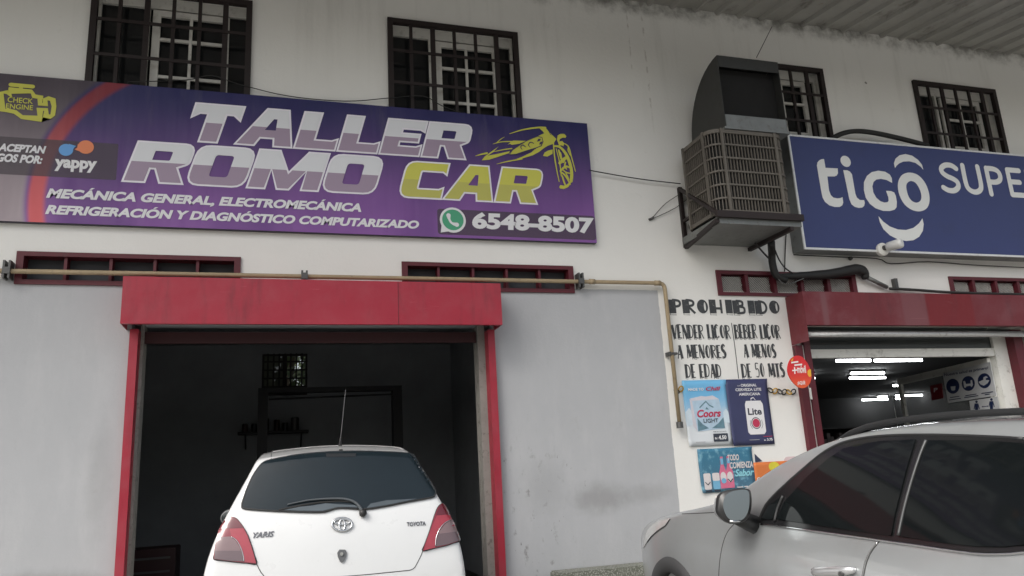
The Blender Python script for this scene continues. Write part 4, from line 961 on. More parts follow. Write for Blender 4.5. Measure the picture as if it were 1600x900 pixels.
t1, put, bb_ = poster_base('beer_poster', 'pale blue beer poster showing a boxed pack with red script lettering', [(1063.5, 594), (1133, 594), (1145, 694), (1077, 698.5)], -.012, grad_mat('icy_blue_print', zz0+.12, zz1-.12, (.70, .74, .77), srgb(112, 180, 222), .22, 7))
ice = mat('ice_box_print', srgb(176, 200, 218), .5, var=.25, scale=16); mount = mat('mountain_print', srgb(98, 132, 146), .5, var=.4, scale=22)
put('mountain_print', mat('pale_mountain_print', srgb(205, 220, 230), .5, var=.15, scale=18), [[[(0.02, .30), (.02, .52), (.10, .58), (.17, .50), (.2, .34)]], [[(.86, .34), (.86, .50), (.94, .55), (.985, .48), (.985, .33)]]])
put('pack_print', ice, [[[(.24, .22), (.86, .25), (.80, .70), (.18, .685)]]])
put('pack_print', mat('pack_top_print', srgb(206, 204, 212), .5, var=.15, scale=20), [[[(.18, .685), (.80, .70), (.66, .76), (.5, .745), (.40, .755), (.14, .72)]], [[(.24, .22), (.18, .685), (.13, .72), (.15, .30)]]])
put('mountain_print', mount, [[[(.25, .225), (.50, .26), (.36, .33), (.26, .42)]], [[(.86, .255), (.56, .26), (.72, .33), (.85, .42)]], stroke([(.34, .58), (.42, .63), (.49, .67), (.56, .61), (.64, .58)], .02), [[(.46, .55), (.49, .585), (.54, .545)]]])
put('lettering', pw2, None, [('MADE TO', .12, .47, .838, .042, .03, 0)])
put('lettering', pred, None, [('Chill', .52, .86, .835, .06, .02, .3), ('Coors', .26, .80, .43, .115, .03, .25)])
put('lettering', pdark, None, [('LIGHT', .39, .72, .345, .06, .01, 0), ('PRECIO SIX PACK', .58, .88, .198, .014, .01, 0)])
put('price_tag', pdark, [[rrect(.57, .055, .90, .175, .01)]])
put('lettering', pw2, None, [('B/.', .60, .67, .09, .03, .03, 0), ('4.50', .68, .86, .085, .06, .04, .1)])
put('fine_print', mat('grey_ink', srgb(170, 172, 176), .5), [[rrect(.16, .055, .38, .063, .003)]])
t2, put, bb_ = poster_base('beer_poster', 'dark navy beer poster showing a white can with a red oval', [(1132, 593), (1196.5, 592), (1211, 694), (1145, 696.5)], -.014, mat('navy_poster_print', srgb(58, 62, 98), .45, var=.22, scale=3))
put('lettering', pw2, None, [('ORIGINAL', .36, .74, .885, .042, .03, 0), ('CERVEZA LITE', .22, .84, .818, .042, .03, 0), ('AMERICANA', .29, .80, .748, .042, .03, 0), ('LA', .28, .34, .893, .014, .02, 0)])
can = [(.40, .19, .02), (.45, .155), (.78, .155), (.83, .19, .02), (.83, .62, .03), (.79, .655), (.79, .665), (.43, .665), (.43, .655), (.40, .62, .03)]
put('can_print', mat('can_white_print', srgb(226, 226, 228), .5, var=.05), [[[(p[0], p[1]) for p in fillet([(q[0]-.0, *q[1:]) for q in can])]], stroke([(.56, .665), (.56, .70), (.62, .715), (.66, .68)], .012)])
put('lettering', pdark, None, [('Lite', .45, .78, .45, .105, .03, 0)])
put('oval_print', pdark, [[ell(.615, .325, .115, .088)]]); put('oval_print', pw2, [[ell(.615, .325, .10, .075)]]); put('oval_print', pred, [[ell(.615, .325, .088, .066)]])
put('can_print', pdark, [stroke([(.48, .37), (.47, .30), (.51, .245)], .008), stroke([(.75, .37), (.77, .30), (.73, .245)], .008)])
put('lettering', pw2, None, [('B/.', .75, .80, .055, .018, .03, 0), ('3.75', .82, .95, .052, .04, .03, 0)])
put('fine_print', mat('grey_ink', srgb(170, 172, 176), .5), [[rrect(.40, .072, .64, .080, .003)]])
put('fine_print', pred, [[rrect(.74, .115, .96, .122, .003)]])
z0_, z1_ = W(1095, 770, -.01).z, W(1089, 701, -.01).z
t3, put, bb_ = poster_base('drinks_poster', 'teal drinks poster with two bottles and two cans under slanted white words', [(1089.5, 700.5), (1174.5, 699), (1181, 766), (1095.5, 770)], -.012, grad_mat('teal_print', z0_-.2, z1_, srgb(74, 104, 124), srgb(58, 118, 146), .35, 7, srgb(110, 158, 178)))
pink = mat('pink_print', srgb(206, 110, 140), .5, var=.2, scale=30); lblue = mat('light_blue_print', srgb(116, 174, 206), .5, var=.15, scale=30); cream = mat('cream_print', srgb(214, 208, 208), .5, var=.12, scale=40)
put('can_print', cream, [[rrect(.06, .07, .19, .44, .03)]]); put('can_print', lblue, [[rrect(.22, .07, .35, .44, .03)]])
put('can_print', cream, [[rrect(.22, .26, .35, .44, .03)]])
bot = lambda c, h_: [(c-.065, .08), (c+.065, .08), (c+.065, .44), (c+.03, .60), (c+.024, h_), (c-.024, h_), (c-.03, .60), (c-.065, .44)]
put('bottle_print', pink, [[bot(.42, .80)], [bot(.54, .80)]])
put('bottle_print', cream, [[ell(.42, .33, .055, .12)], [ell(.54, .33, .055, .12)]]); put('bottle_print', lblue, [[ell(.42, .25, .045, .06)], [rrect(.395, .62, .445, .76, .01)], [rrect(.515, .64, .565, .76, .01)]])
put('bottle_print', pdark, [stroke([(.50, .28), (.54, .22), (.58, .28)], .02), stroke([(.08, .24), (.125, .18), (.17, .24)], .015), [rrect(.07, .02, .18, .06, .005)], [rrect(.23, .02, .34, .06, .005)]])
def slant(par_put, body, u0, u1, v, h, mm, dv): par_put('lettering', mm, None, [(body, u0, u1, v, h, .03, .0)])
put('lettering', cream, None, [('TODO', .53, .74, .70, .135, .03, .1), ('COMIENZA', .55, .985, .515, .145, .03, .1)])
put('lettering', mat('aqua_print', srgb(142, 204, 216), .5), None, [('Sabor', .63, .985, .33, .16, .03, .35), ('con', .60, .645, .42, .035, .02, .1)])
put('fine_print', cream, [[rrect(.64, .075, .75, .095, .004)], [rrect(.77, .08, .84, .10, .004)], [rrect(.86, .08, .93, .105, .004)]])
t4, put, bb_ = poster_base('orange_poster', 'orange poster with a yellow circle half hidden behind the car roof', [(1176.5, 722), (1262, 719), (1266, 790), (1182, 794)], -.010, mat('orange_poster_print', srgb(208, 118, 62), .5, var=.1, scale=4))
put('yellow_circle', mat('yellow_poster_print', srgb(208, 196, 62), .5), [[ell(.39, .89, .10, .105)]])
put('lettering', pw2, None, [('COMPRA', .05, .38, .60, .075, .04, 0), ('Y PAGA', .05, .36, .47, .075, .04, 0)])
a_, b_, c_ = W(1179, 709, -.004), W(1191, 720.5, -.004), W(1180, 721, -.004)
s = MB(); s.prism([(a_.x, a_.z), (b_.x, b_.z), (c_.x, c_.z-.01)], lambda p: (p[0], -.005, p[1]), (0, .003, 0)); tag(s.build('torn_poster', mat('torn_dark_print', srgb(48, 56, 82), .6), None), 'dark triangular scrap of a torn poster above the orange poster', 'poster scrap')
a_ = W(1224, 714, -.004); b_ = W(1250, 735, -.004)
s = MB(); s.prism([(p[0], p[1]) for p in rrect(a_.x, b_.z, b_.x, a_.z, .05)], lambda p: (p[0], -.005, p[1]), (0, .003, 0)); tag(s.build('faded_sticker', mat('faded_pink_print', srgb(212, 190, 192), .6), None), 'pale pink rounded sticker on the wall just over the car roof line', 'sticker')

# ---- black and yellow plastic chain stretched on the wall behind the posters
def chain(label, px0, py0, px1, py1, n):
    A_, B_ = W(px0, py0, -.02), W(px1, py1, -.02); t = thing('barrier_chain', label, 'chain', A_)
    ca = mat('black_plastic_link', (.02, .02, .02), .5); cb = mat('yellow_plastic_link', srgb(190, 150, 40), .5)
    for i in range(n):
        c = A_+(B_-A_)*((i+.5)/n)+Vector((0, 0, -.012*math.sin(math.pi*(i+.5)/n))); L = (B_-A_).length/n*.82; tilt = .35 if i % 2 else -.35
        pts = []
        for k_ in range(17):
            a = 2*math.pi*k_/16; u_, v_ = L*.62*math.cos(a), .026*math.sin(a); pts.append(c+Vector((u_, -.012*math.sin(a)*(1 if i % 2 else -1), v_+u_*tilt*.3)))
        s = MB(); s.tube(pts, .0068, 6, False); s.build('chain_link', cb if i % 3 == 1 else ca, t, True)
chain('black and yellow plastic chain on the wall right of the navy poster', 1200, 609, 1243, 612, 6)
chain('short end of black plastic chain left of the pale blue poster', 1054, 611, 1067, 605, 2)

# ---- oval red sign hanging from the shop door post
YO = -.32
oc = W(1249, 582, YO)
oa = [W(px, py, YO) for px, py in ((1243, 556), (1252, 557), (1260, 565), (1266, 577), (1268, 590), (1264, 601), (1257, 606), (1248, 605), (1239, 597), (1232, 585), (1231, 573), (1235, 562))]
op = [(q.x, q.y) for q in bez([Vector((p.x, p.z, 0)) for p in [oa[-1]]+oa+oa[:2]], 4)[4:-5]]
og = thing('oval_shop_sign', 'red and orange oval plastic sign hanging at the shop door post', 'sign', oc)
s = MB(); s.prism(op, lambda p: (p[0], YO, p[1]), (0, .012, 0)); s.build('sign_plate', grad_mat('red_orange_print', oc.z-.22, oc.z+.05, srgb(222, 96, 48), srgb(206, 44, 48), .04, 3), og)
omap = lambda q: (q[0], YO-.003, q[1])
ow = mat('white_sign_ink', srgb(236, 226, 222), .5)
Ox = lambda x, y: (lambda v: (v.x, v.z))(W(x, y, YO))
a_ = Ox(1244, 583); lay('lettering', ow, og, [fit_text('móvil', Ox(1246, 583)[0], Ox(1259.5, 581)[0], a_[1], .055, .03, .05, 1, 'x'), curve2d(stroke([Ox(1241.2, 574.6), Ox(1241.7, 583.5)], .014)), curve2d(stroke([Ox(1238.2, 579), Ox(1244.6, 578.3)], .014)), fit_text('¡AQUÍ!', Ox(1246, 600)[0], Ox(1258, 600)[0], Ox(1246, 601)[1], .035, .03, 0)], omap)
lay('fine_print', ow, og, [curve2d([[Ox(1236, 565.5), Ox(1247, 564), Ox(1247, 566.5), Ox(1236, 568)]]), curve2d([[Ox(1241, 569.5), Ox(1253, 568.2), Ox(1253, 570.7), Ox(1241, 572)]])], omap)
yo = mat('yellow_sign_ink', srgb(226, 172, 54), .5)
lay('yellow_spot', yo, og, [curve2d([[Ox(1266.8, 577.5), Ox(1264, 577), Ox(1261.5, 580), Ox(1261.5, 585), Ox(1264, 589), Ox(1267.3, 588)]]), curve2d([[Ox(1236, 562.5), Ox(1239.5, 559), Ox(1238.5, 563.5), Ox(1235.5, 565)]])], omap)
s = MB(); s.tube([oc+Vector((-.02, .012, .26)), oc+Vector((-.01, .012, .19))], .004, 6); s.build('cord', M['cable'], og)
# white paper strips on the post
for (x0, y0, x1, y1, lab) in ((1264, 606, 1270, 624, 'upper'),):
    a_, b_ = W(x0, y0, -.06), W(x1, y1, -.06); s = MB(); s.box(a_.x, b_.x, -.057, -.053, b_.z, a_.z); tag(s.build('paper_strip', M['white_paint'], None), 'small white paper strip stuck on the dark red door post under the oval sign', 'paper')

# ================================================================== DOOR SIGNS AND SHOP INTERIOR
DP0 = leaf(0, zt, -.03)
def on_leaf(x, y, o=-.03): return PP(x, y, leaf(0, zt, o if dn.y < 0 else -o), dn)
sg = +.028
def leafpt(x, y, o): return PP(x, y, hA+dn*o, dn)
def leaf_sign(name, label, quad, col, items):
    t = thing(name, label, 'sign', leafpt(*quad[3], sg))
    s = MB(); c = [leafpt(*q, sg) for q in quad]; s.add(c+[q-dn*.004 for q in c], [(0, 1, 2, 3), (7, 6, 5, 4), (0, 4, 5, 1), (1, 5, 6, 2), (2, 6, 7, 3), (3, 7, 4, 0)]); s.build('sign_plate', col, t)
    for i, (nm, mm, cs, txt) in enumerate(items):
        b = MB()
        for c_ in cs or []:
            vs_, fs_ = curve2d(c_)
            if nm == 'pictogram': MB().add([leafpt(v[0], v[1], sg+.002+.001*i) for v in vs_], fs_).build(nm, mm, t)
            else: b.add([leafpt(v[0], v[1], sg+.002+.001*i) for v in vs_], fs_)
        for (body, x0, y0, x1, y1, h, bold) in txt or []:
            vs_, fs_ = fit_text(body, 0, 1, 0, h, bold, 0, 1, 'H' if body[0].isupper() else 'x')
            b.add([leafpt(x0+(x1-x0)*v[0], y0+(y1-y0)*v[0]-v[1], sg+.002+.001*i) for v in vs_], fs_)
        if b.v: b.build(nm, mm, t)
    return t
zz = lambda x, y: (1450+x/7.5, 540+y/7.5)
swh = mat('white_sign_plate', (.62, .64, .66), .45, var=.06); sbl = mat('navy_sign_ink', srgb(30, 44, 84), .5)
C3 = [(291, 476), (472, 444), (660, 412)]
leaf_sign('health_notice', 'white health notice with three round navy pictograms on the glazed door', [zz(172, 330), zz(728, 190), zz(803, 585), zz(235, 675)], swh,
  [('pictogram', sbl, [[[zz(x+77*math.cos(a), y+88*math.sin(a)) for a in [2*math.pi*k_/24 for k_ in range(24)]]] for x, y in C3], None),
   ('pictogram', swh, [[[zz(*q) for q in ((264, 480), (322, 474), (318, 520), (296, 530), (272, 522))]], [[zz(*q) for q in ((412, 420), (432, 412), (446, 450), (500, 444), (498, 408), (516, 402), (528, 460), (512, 486), (494, 470), (450, 478), (440, 496), (424, 490))]], [[zz(*q) for q in ((592, 425), (650, 400), (648, 372), (680, 356), (704, 372), (676, 384), (678, 402), (720, 405), (700, 440), (655, 470), (615, 455))]]], None),
   ('lettering', sbl, None, [('Nuestra salud es primero!', *zz(190, 360), *zz(705, 275), 4.2, .02)]),
   ('fine_print', sbl, [[[zz(*q) for q in ((x, y), (x+w_, y-w_*.15), (x+w_, y-w_*.15+9), (x, y+9))]] for x, y, w_ in ((258, 605, 110), (245, 634, 140), (438, 582, 130), (425, 606, 165), (625, 556, 135), (665, 572, 60))], None)])
man = lambda x, y: [[[zz(x+15*math.cos(a), y+15*math.sin(a)) for a in [2*math.pi*k_/12 for k_ in range(12)]]], [[zz(x+dx, y+dy) for dx, dy in ((-22, 20), (22, 20), (40, 85), (30, 88), (18, 50), (20, 135), (-16, 135), (-16, 52), (-24, 90), (-32, 84))]]]
leaf_sign('distance_notice', 'white notice with two navy standing figures under the health notice on the door', [zz(483, 648), zz(812, 598), zz(850, 800), zz(510, 830)], swh,
  [('pictogram', sbl, man(568, 658)+man(742, 632)+[[[zz(*q) for q in ((628, 715), (645, 706), (645, 712), (692, 707), (692, 700), (708, 710), (692, 720), (692, 714), (645, 720), (645, 726))]]], None)])
leaf_sign('red_sticker', 'dark red square sticker with a letter P on the door glass', [(1453, 603), (1471, 599), (1474, 622), (1456, 626)], mat('dark_red_sticker', srgb(110, 22, 30), .5), [('lettering', swh, None, [('P', 1459, 613, 1465, 612, 6.5, .03)])])
tm, tt, tb2 = newmat('fluorescent_tube'); tb2.inputs['Base Color'].default_value = (.9, .9, .9, 1); tb2.inputs['Emission Color'].default_value = (.95, .98, 1, 1); tb2.inputs['Emission Strength'].default_value = 20.0
ZC = 2.93
rows_ = [((1307, 564), (1360, 565), 'first tube of the nearest row of shop ceiling lights'), ((1367, 563.5), (1440, 563), 'second tube of the nearest row, right of the first'), ((1330, 583.5), (1381, 583), 'tube in the second row of shop ceiling lights, partly hidden'), ((1328, 591), (1383, 590), 'bright tube in the second row of shop ceiling lights'), ((1347, 625), (1387, 624.5), 'left bright tube in the far row of shop ceiling lights'), ((1372, 620.5), (1386, 620), 'short tube just above the left far shop light'), ((1400, 623), (1446, 622), 'right bright tube in the far row seen through the door glass'), ((1396, 602.5), (1409, 602.5), 'short tube end beside the free edge of the door leaf'), ((1400, 618.5), (1446, 618), 'thin tube just above the right far shop light'), ((1563, 586), (1569, 586), 'tube end seen in the gap between door and frame'), ((1265, 591), (1273, 592.5), 'tube end beside the oval sign, lower of the pair'), ((1265, 586.5), (1271, 587), 'tube end beside the oval sign, upper of the pair')]
for (p0, p1, lab) in rows_:
    yv = PZ(p0[0], p0[1], ZC-(.0 if p0[1] not in (583.5, 620.5, 618.5, 586.5) else 0)).y
    yv = min(yv, SHOPB-.4); a_, b_ = W(*p0, yv), W(*p1, yv)
    t = thing('ceiling_light', lab, 'light', ((a_.x+b_.x)/2, yv, a_.z), 'fluorescent tubes on the shop ceiling')
    s = MB(); s.tube([a_, Vector((b_.x, yv, a_.z))], .022, 8); s.build('tube', tm, t, True)
    s = MB(); s.box(a_.x-.02, b_.x+.02, yv-.03, yv+.03, a_.z+.03, a_.z+.07); s.build('batten', M['inner_dark'], t)
# shop shelves in the dark
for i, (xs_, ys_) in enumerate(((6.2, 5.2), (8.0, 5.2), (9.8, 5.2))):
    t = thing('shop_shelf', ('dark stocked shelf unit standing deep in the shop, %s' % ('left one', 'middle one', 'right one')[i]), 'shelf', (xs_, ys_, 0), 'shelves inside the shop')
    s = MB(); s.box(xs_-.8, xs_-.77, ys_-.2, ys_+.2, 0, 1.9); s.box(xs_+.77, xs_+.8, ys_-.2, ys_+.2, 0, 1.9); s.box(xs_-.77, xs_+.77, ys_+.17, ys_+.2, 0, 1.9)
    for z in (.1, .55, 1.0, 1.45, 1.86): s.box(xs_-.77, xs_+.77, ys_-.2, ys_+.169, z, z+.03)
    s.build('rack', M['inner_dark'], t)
    rr = random.Random(i); s = MB()
    for z in (.13, .58, 1.03, 1.48):
        x = xs_-.74
        while x < xs_+.64:
            wv = rr.uniform(.06, .14); s.box(x, x+wv*.9, ys_-.16, ys_+.1, z+.001, z+rr.uniform(.15, .33)); x += wv
    o = s.build('stock', mat('mixed_goods', (.06, .05, .05), .6, var=.8, scale=9), t); o['kind'] = 'stuff'

# ================================================================== WORKSHOP INTERIOR
YL = 3.3
gl_, gr_ = W(411, 640, YL), W(620, 640, YL); gt = W(515, 609, YL).z
lf = thing('vehicle_lift', 'dark two post vehicle lift standing inside the workshop', 'vehicle lift', ((gl_.x+gr_.x)/2, YL, .1))
blk = mat('oily_black_steel', (.016, .016, .017), .6, var=.3)
for q in (gl_, gr_):
    s = MB(); s.box(q.x-.06, q.x+.06, YL-.10, YL+.10, .101, gt-.03); s.build('post', blk, lf); s = MB(); s.box(q.x-.2, q.x+.2, YL-.25, YL+.25, .1, .115); s.build('base_plate', blk, lf)
s = MB(); s.box(gl_.x-.06, gr_.x+.06, YL-.08, YL+.08, gt-.03, gt+.03); s.build('cross_beam', blk, lf)
s = MB(); s.tube([(gl_.x+.07, YL-.13, gt-.12), (gr_.x-.07, YL-.13, gt-.09)], .012, 8); s.build('equaliser_pipe', blk, lf)
for q in (gl_, gr_):
    d = 1 if q is gl_ else -1; s = MB(); s.box(q.x+d*.1, q.x+d*.9, YL-.3, YL-.2, .3, .36); s.build('swing_arm', blk, lf)
ws0, ws1 = W(372, 668, BACK-.2), W(482, 672, BACK-.2)
wsh = thing('wall_shelf', 'dark wall shelf with small cans at the back of the workshop under the barred window', 'shelf', ((ws0.x+ws1.x)/2, BACK, ws0.z))
s = MB(); s.box(ws0.x, ws1.x, BACK-.30, BACK-.003, ws1.z-.03, ws1.z); s.build('board', blk, wsh)
for dx in (.1, ws1.x-ws0.x-.1):
    s = MB(); s.bar((ws0.x+dx, BACK-.003, ws1.z-.22), (ws0.x+dx, BACK-.27, ws1.z-.03), .02, .02); s.build('bracket', blk, wsh)
rr = random.Random(4); x = ws0.x+.05; i = 0
while x < ws1.x-.1:
    r_ = rr.uniform(.035, .06); h_ = rr.uniform(.10, .2)
    s = MB(); s.tube([(x+r_, BACK-.15, ws1.z+.001), (x+r_, BACK-.15, ws1.z+h_), (x+r_, BACK-.15, ws1.z+h_+.01)], [r_, r_, r_*.8], 14)
    tag(s.build('paint_can', mat('shelf_can_%d' % (i % 3), ((.03, .012, .01), (.02, .022, .025), (.05, .048, .045))[i % 3], .4, metal=.3), None), 'small can standing on the dark wall shelf at the back of the workshop', 'can', 'cans on the workshop shelf')
    x += 2*r_+rr.uniform(.02, .08); i += 1
q = W(222, 857, 2.2)
tc = thing('tool_cabinet', 'low red tool cabinet just inside the garage door on the left', 'tool cabinet', (q.x, 2.2, .1))
s = MB(); s.box(q.x-.35, q.x+.35, 2.0, 2.45, .18, q.z); s.build('body', mat('red_cabinet_paint', (.03, .004, .005), .5), tc, bevel=.01)
s = MB()
for k_ in range(4): z = .25+(q.z-.3)*k_/4; s.box(q.x-.3, q.x+.3, 1.985, 1.999, z+.08, z+.1)
s.build('drawer_pull', M['clamp'], tc)
for dx in (-.28, .28):
    s = MB(); s.tube([(q.x+dx-.02, 2.1, .14), (q.x+dx+.02, 2.1, .14)], .04, 10); s.build('castor', M['rubber'], tc)

# ================================================================== CARS
def paint(name, col, metal=0, rough=.3, coat=1.0, dirt=.0, flake=0):
    m, t, b = newmat(name); p, x, y, z = pos(t)
    n = noise(t, p, 3, 5)
    c = mixc(t, n, tuple(k_*.97 for k_ in col), tuple(min(1, k_*1.03) for k_ in col))
    if dirt: c = mixc(t, val(t, 'MULTIPLY', ramp(t, noise(t, p, 5, 7, .7), .45, .8), dirt), c, (.25, .22, .18))
    t.links.new(c, b.inputs['Base Color']); b.inputs['Metallic'].default_value = metal
    t.links.new(val(t, 'MULTIPLY_ADD', noise(t, p, 7, 5), .12, rough-.05), b.inputs['Roughness'])
    b.inputs['Coat Weight'].default_value = coat; b.inputs['Coat Roughness'].default_value = .07; return m
tint = mat('tinted_car_glass', (.006, .008, .009), .04, var=.1, scale=2, spec=.32)
chrome = mat('chrome', (.62, .63, .64), .12, metal=1, var=.05)
trim = mat('car_black_trim', (.018, .019, .02), .42, var=.15)
tyre = mat('tyre_rubber', (.022, .022, .022), .85, var=.2)
alloy = mat('alloy_wheel', (.42, .43, .44), .35, metal=.8, var=.1)
def interp(tab, x):
    if x <= tab[0][0]: return tab[0][1]
    for (a, b), (c, d) in zip(tab, tab[1:]):
        if x <= c: f = (x-a)/(c-a); return b+(d-b)*f
    return tab[-1][1]
def sinterp(tab, x):                     # smooth monotone-ish interpolation
    n = len(tab)
    if x <= tab[0][0]: return tab[0][1]
    if x >= tab[-1][0]: return tab[-1][1]
    for i in range(n-1):
        if x <= tab[i+1][0]:
            x0, y0 = tab[i]; x1, y1 = tab[i+1]; h = x1-x0
            sl_ = lambda k_: 0 if k_ <= 0 or k_ >= n-1 else (tab[k_+1][1]-tab[k_-1][1])/(tab[k_+1][0]-tab[k_-1][0])
            m0 = sl_(i) if i > 0 else (y1-y0)/h; m1 = sl_(i+1) if i+1 < n-1 else (y1-y0)/h; t = (x-x0)/h
            return (2*t**3-3*t**2+1)*y0+(t**3-2*t**2+t)*h*m0+(-2*t**3+3*t**2)*y1+(t**3-t**2)*h*m1
class Car:
    """car body as a deformed box: u runs along the car, lateral x, up z (own coordinates)"""
    def __init__(s, top, front, rear, half, plan, zb, org, fw, left, us, hs, ts, crown=.04, bulge_r=.06, bulge_f=.10, zsplit=1.0):
        s.org, s.fw, s.left = Vector(org), Vector(fw), Vector(left)
        s.top, s.front, s.rear, s.half, s.plan, s.zb = top, front, rear, half, plan, zb
        key = {}; vs_ = []; fs_ = []
        def pt(si, tj, hk):
            k_ = (round(si, 5), round(tj, 5), round(hk, 5))
            if k_ in key: return key[k_]
            u = sinterp(front, hk)*(1-si)+sinterp(rear, hk)*si
            tp = sinterp(top, u); z = zb+(tp-zb)*hk
            hw = sinterp(half, z)*sinterp(plan, u)
            x = tj*hw
            e = 1-tj*tj
            if hk >= .9999: z += crown*e
            if si >= .9999: u += bulge_r*e
            if si <= .0001: u -= bulge_f*e
            vs_.append(s.wp(u, x, z)); key[k_] = len(vs_)-1; return key[k_]
        q4 = lambda a, b, c, d: fs_.append((a, b, c, d))
        nu, nh, nt_ = len(us), len(hs), len(ts)
        for i in range(nu-1):
            for k_ in range(nh-1):
                for tj in (-1, 1): q4(pt(us[i], tj, hs[k_]), pt(us[i+1], tj, hs[k_]), pt(us[i+1], tj, hs[k_+1]), pt(us[i], tj, hs[k_+1]))
            for j in range(nt_-1):
                for hk in (0, 1): q4(pt(us[i], ts[j], hk), pt(us[i+1], ts[j], hk), pt(us[i+1], ts[j+1], hk), pt(us[i], ts[j+1], hk))
        for k_ in range(nh-1):
            for j in range(nt_-1):
                for si in (0, 1): q4(pt(si, ts[j], hs[k_]), pt(si, ts[j+1], hs[k_]), pt(si, ts[j+1], hs[k_+1]), pt(si, ts[j], hs[k_+1]))
        me = bpy.data.meshes.new('tmp'); me.from_pydata(vs_, [], fs_)
        bm = bmesh.new(); bm.from_mesh(me); bmesh.ops.recalc_face_normals(bm, faces=bm.faces); bm.to_mesh(me); bm.free()
        o = bpy.data.objects.new('tmp', me); COL.objects.link(o); sb_ = o.modifiers.new('s', 'SUBSURF'); sb_.levels = 2; sb_.render_levels = 2
        dg = bpy.context.evaluated_depsgraph_get(); dg.update()
        s.mesh = bpy.data.meshes.new_from_object(o.evaluated_get(dg)); bpy.data.objects.remove(o)
        s.verts = [v.co.copy() for v in s.mesh.vertices]; s.polys = [tuple(p.vertices) for p in s.mesh.polygons]
        s.vn = [v.normal.copy() for v in s.mesh.vertices]
        s.bvh = BVHTree.FromPolygons(s.verts, s.polys)
    def nrm(s, p, v):                        # smooth outward normal at a surface point
        h = s.bvh.find_nearest(p); a = Vector()
        for i in s.polys[h[2]]: a += s.vn[i]/((s.verts[i]-p).length+1e-4)
        a.normalize()
        return a
    def wp(s, u, x, z): return s.org - s.fw*u + s.left*x + Vector((0, 0, z))
    def px(s, x, y):
        v = ray(x, y).normalized(); h = s.bvh.ray_cast(CAM, v)
        if h[0] is not None: return h[0], v
        best = None
        for k_ in range(60):
            d = 2.5+k_*.08; h = s.bvh.find_nearest(CAM+v*d)
            if h[0] is not None and (best is None or h[3] < best[1]): best = (h[0], h[3])
        return best[0], v
    def side(s, u, z, sd_=1):
        o_ = s.wp(u, sd_*3, z); v = -s.left*sd_; h = s.bvh.ray_cast(o_, v)
        if h[0] is not None: return h[0], v
        h = s.bvh.find_nearest(s.wp(u, sd_*.8, z)); return h[0], v
    def end(s, x, z, sd_=1):                 # sd 1: rear face, -1: front face
        o_ = s.wp(6*sd_, x, z); v = s.fw*sd_; h = s.bvh.ray_cast(o_, v)
        if h[0] is not None: return h[0], v
        h = s.bvh.find_nearest(s.wp(4.0 if sd_ > 0 else 0, x, z)); return h[0], v
    def cut(s, boxes, name, m, parent):
        """body with wheel arches cut out"""
        o = bpy.data.objects.new(name, s.mesh.copy()); COL.objects.link(o)
        tmp = []
        for c_ in boxes:
            b = MB(); b.tube(c_[0:2], c_[2], 40); t_ = b.build('cutter', None); tmp.append(t_); md = o.modifiers.new('b', 'BOOLEAN'); md.operation = 'DIFFERENCE'; md.object = t_; md.solver = 'EXACT'
        dg = bpy.context.evaluated_depsgraph_get(); dg.update(); me = bpy.data.meshes.new_from_object(o.evaluated_get(dg)); bpy.data.objects.remove(o)
        for t_ in tmp: bpy.data.objects.remove(t_)
        off = BASE[parent.name]
        for v in me.vertices: v.co -= off
        me.materials.clear(); me.materials.append(m); 
        for p in me.polygons: p.use_smooth = True
        o = bpy.data.objects.new(name, me); COL.objects.link(o); o.parent = parent; BASE[o.name] = off; return o
    def patch(s, name, m, parent, poly, pr, off=.004, step=None, skirt=.008, dens=True):
        P_ = [Vector(p) for p in poly]; xs_ = [p.x for p in P_]; ys_ = [p.y for p in P_]
        step = step or max(max(xs_)-min(xs_), max(ys_)-min(ys_))/22
        bd = []
        for a, b in zip(P_, P_[1:]+P_[:1]):
            n_ = max(1, int((b-a).length/step)); bd += [a+(b-a)*k_/n_ for k_ in range(n_)]
        pts = list(bd); nb_ = len(bd)
        y = min(ys_)+step*.5
        def inside(q):
            c = False
            for a, b in zip(bd, bd[1:]+bd[:1]):
                if (a.y > q.y) != (b.y > q.y) and q.x < (b.x-a.x)*(q.y-a.y)/(b.y-a.y)+a.x: c = not c
            return c
        def dist(q): return min((q-a).length for a in bd)
        while y < max(ys_):
            x = min(xs_)+step*.5
            while x < max(xs_):
                q = Vector((x, y))
                if inside(q) and dist(q) > step*.45: pts.append(q)
                x += step
            y += step
        co, _, fc, *_r = delaunay_2d_cdt(pts, [(i, (i+1) % nb_) for i in range(nb_)], [], 1, 1e-6)
        b = MB(); vs_ = []
        for c in co:
            h, v = pr(c.x, c.y); vs_.append(h + s.nrm(h, v)*off)
        fs_ = [tuple(f) for f in fc]
        b.add(vs_, fs_)
        if skirt:                             # close the rim down into the body
            cnt = {}
            for f in fs_:
                for a, c in zip(f, f[1:]+f[:1]): cnt[frozenset((a, c))] = cnt.get(frozenset((a, c)), 0)+1
            ed = [tuple(k_) for k_, n_ in cnt.items() if n_ == 1]; mp = {}
            for a, c in ed:
                for i in (a, c):
                    if i not in mp:
                        h, v = pr(co[i].x, co[i].y); b.v.append(vs_[i].copy()); b.v.append(vs_[i] - s.nrm(h, v)*(off+skirt)); mp[i] = len(b.v)-1
                b.f.append((mp[a]-1, mp[c]-1, mp[c], mp[a]))
        return b.build(name, m, parent, smooth=True)
    def line(s, name, m, parent, pts, pr, r=.004, n=6, lift=0.0):
        P_ = bez([Vector((*p, 0)) for p in pts], n) if len(pts) > 2 else [Vector((*pts[0], 0)) + (Vector((*pts[1], 0))-Vector((*pts[0], 0)))*k_/8 for k_ in range(9)]
        q = []
        for p in P_:
            h, v = pr(p.x, p.y); q.append(h + s.nrm(h, v)*lift)
        b = MB(); b.tube(q, r, 6); return b.build(name, m, parent, smooth=True)
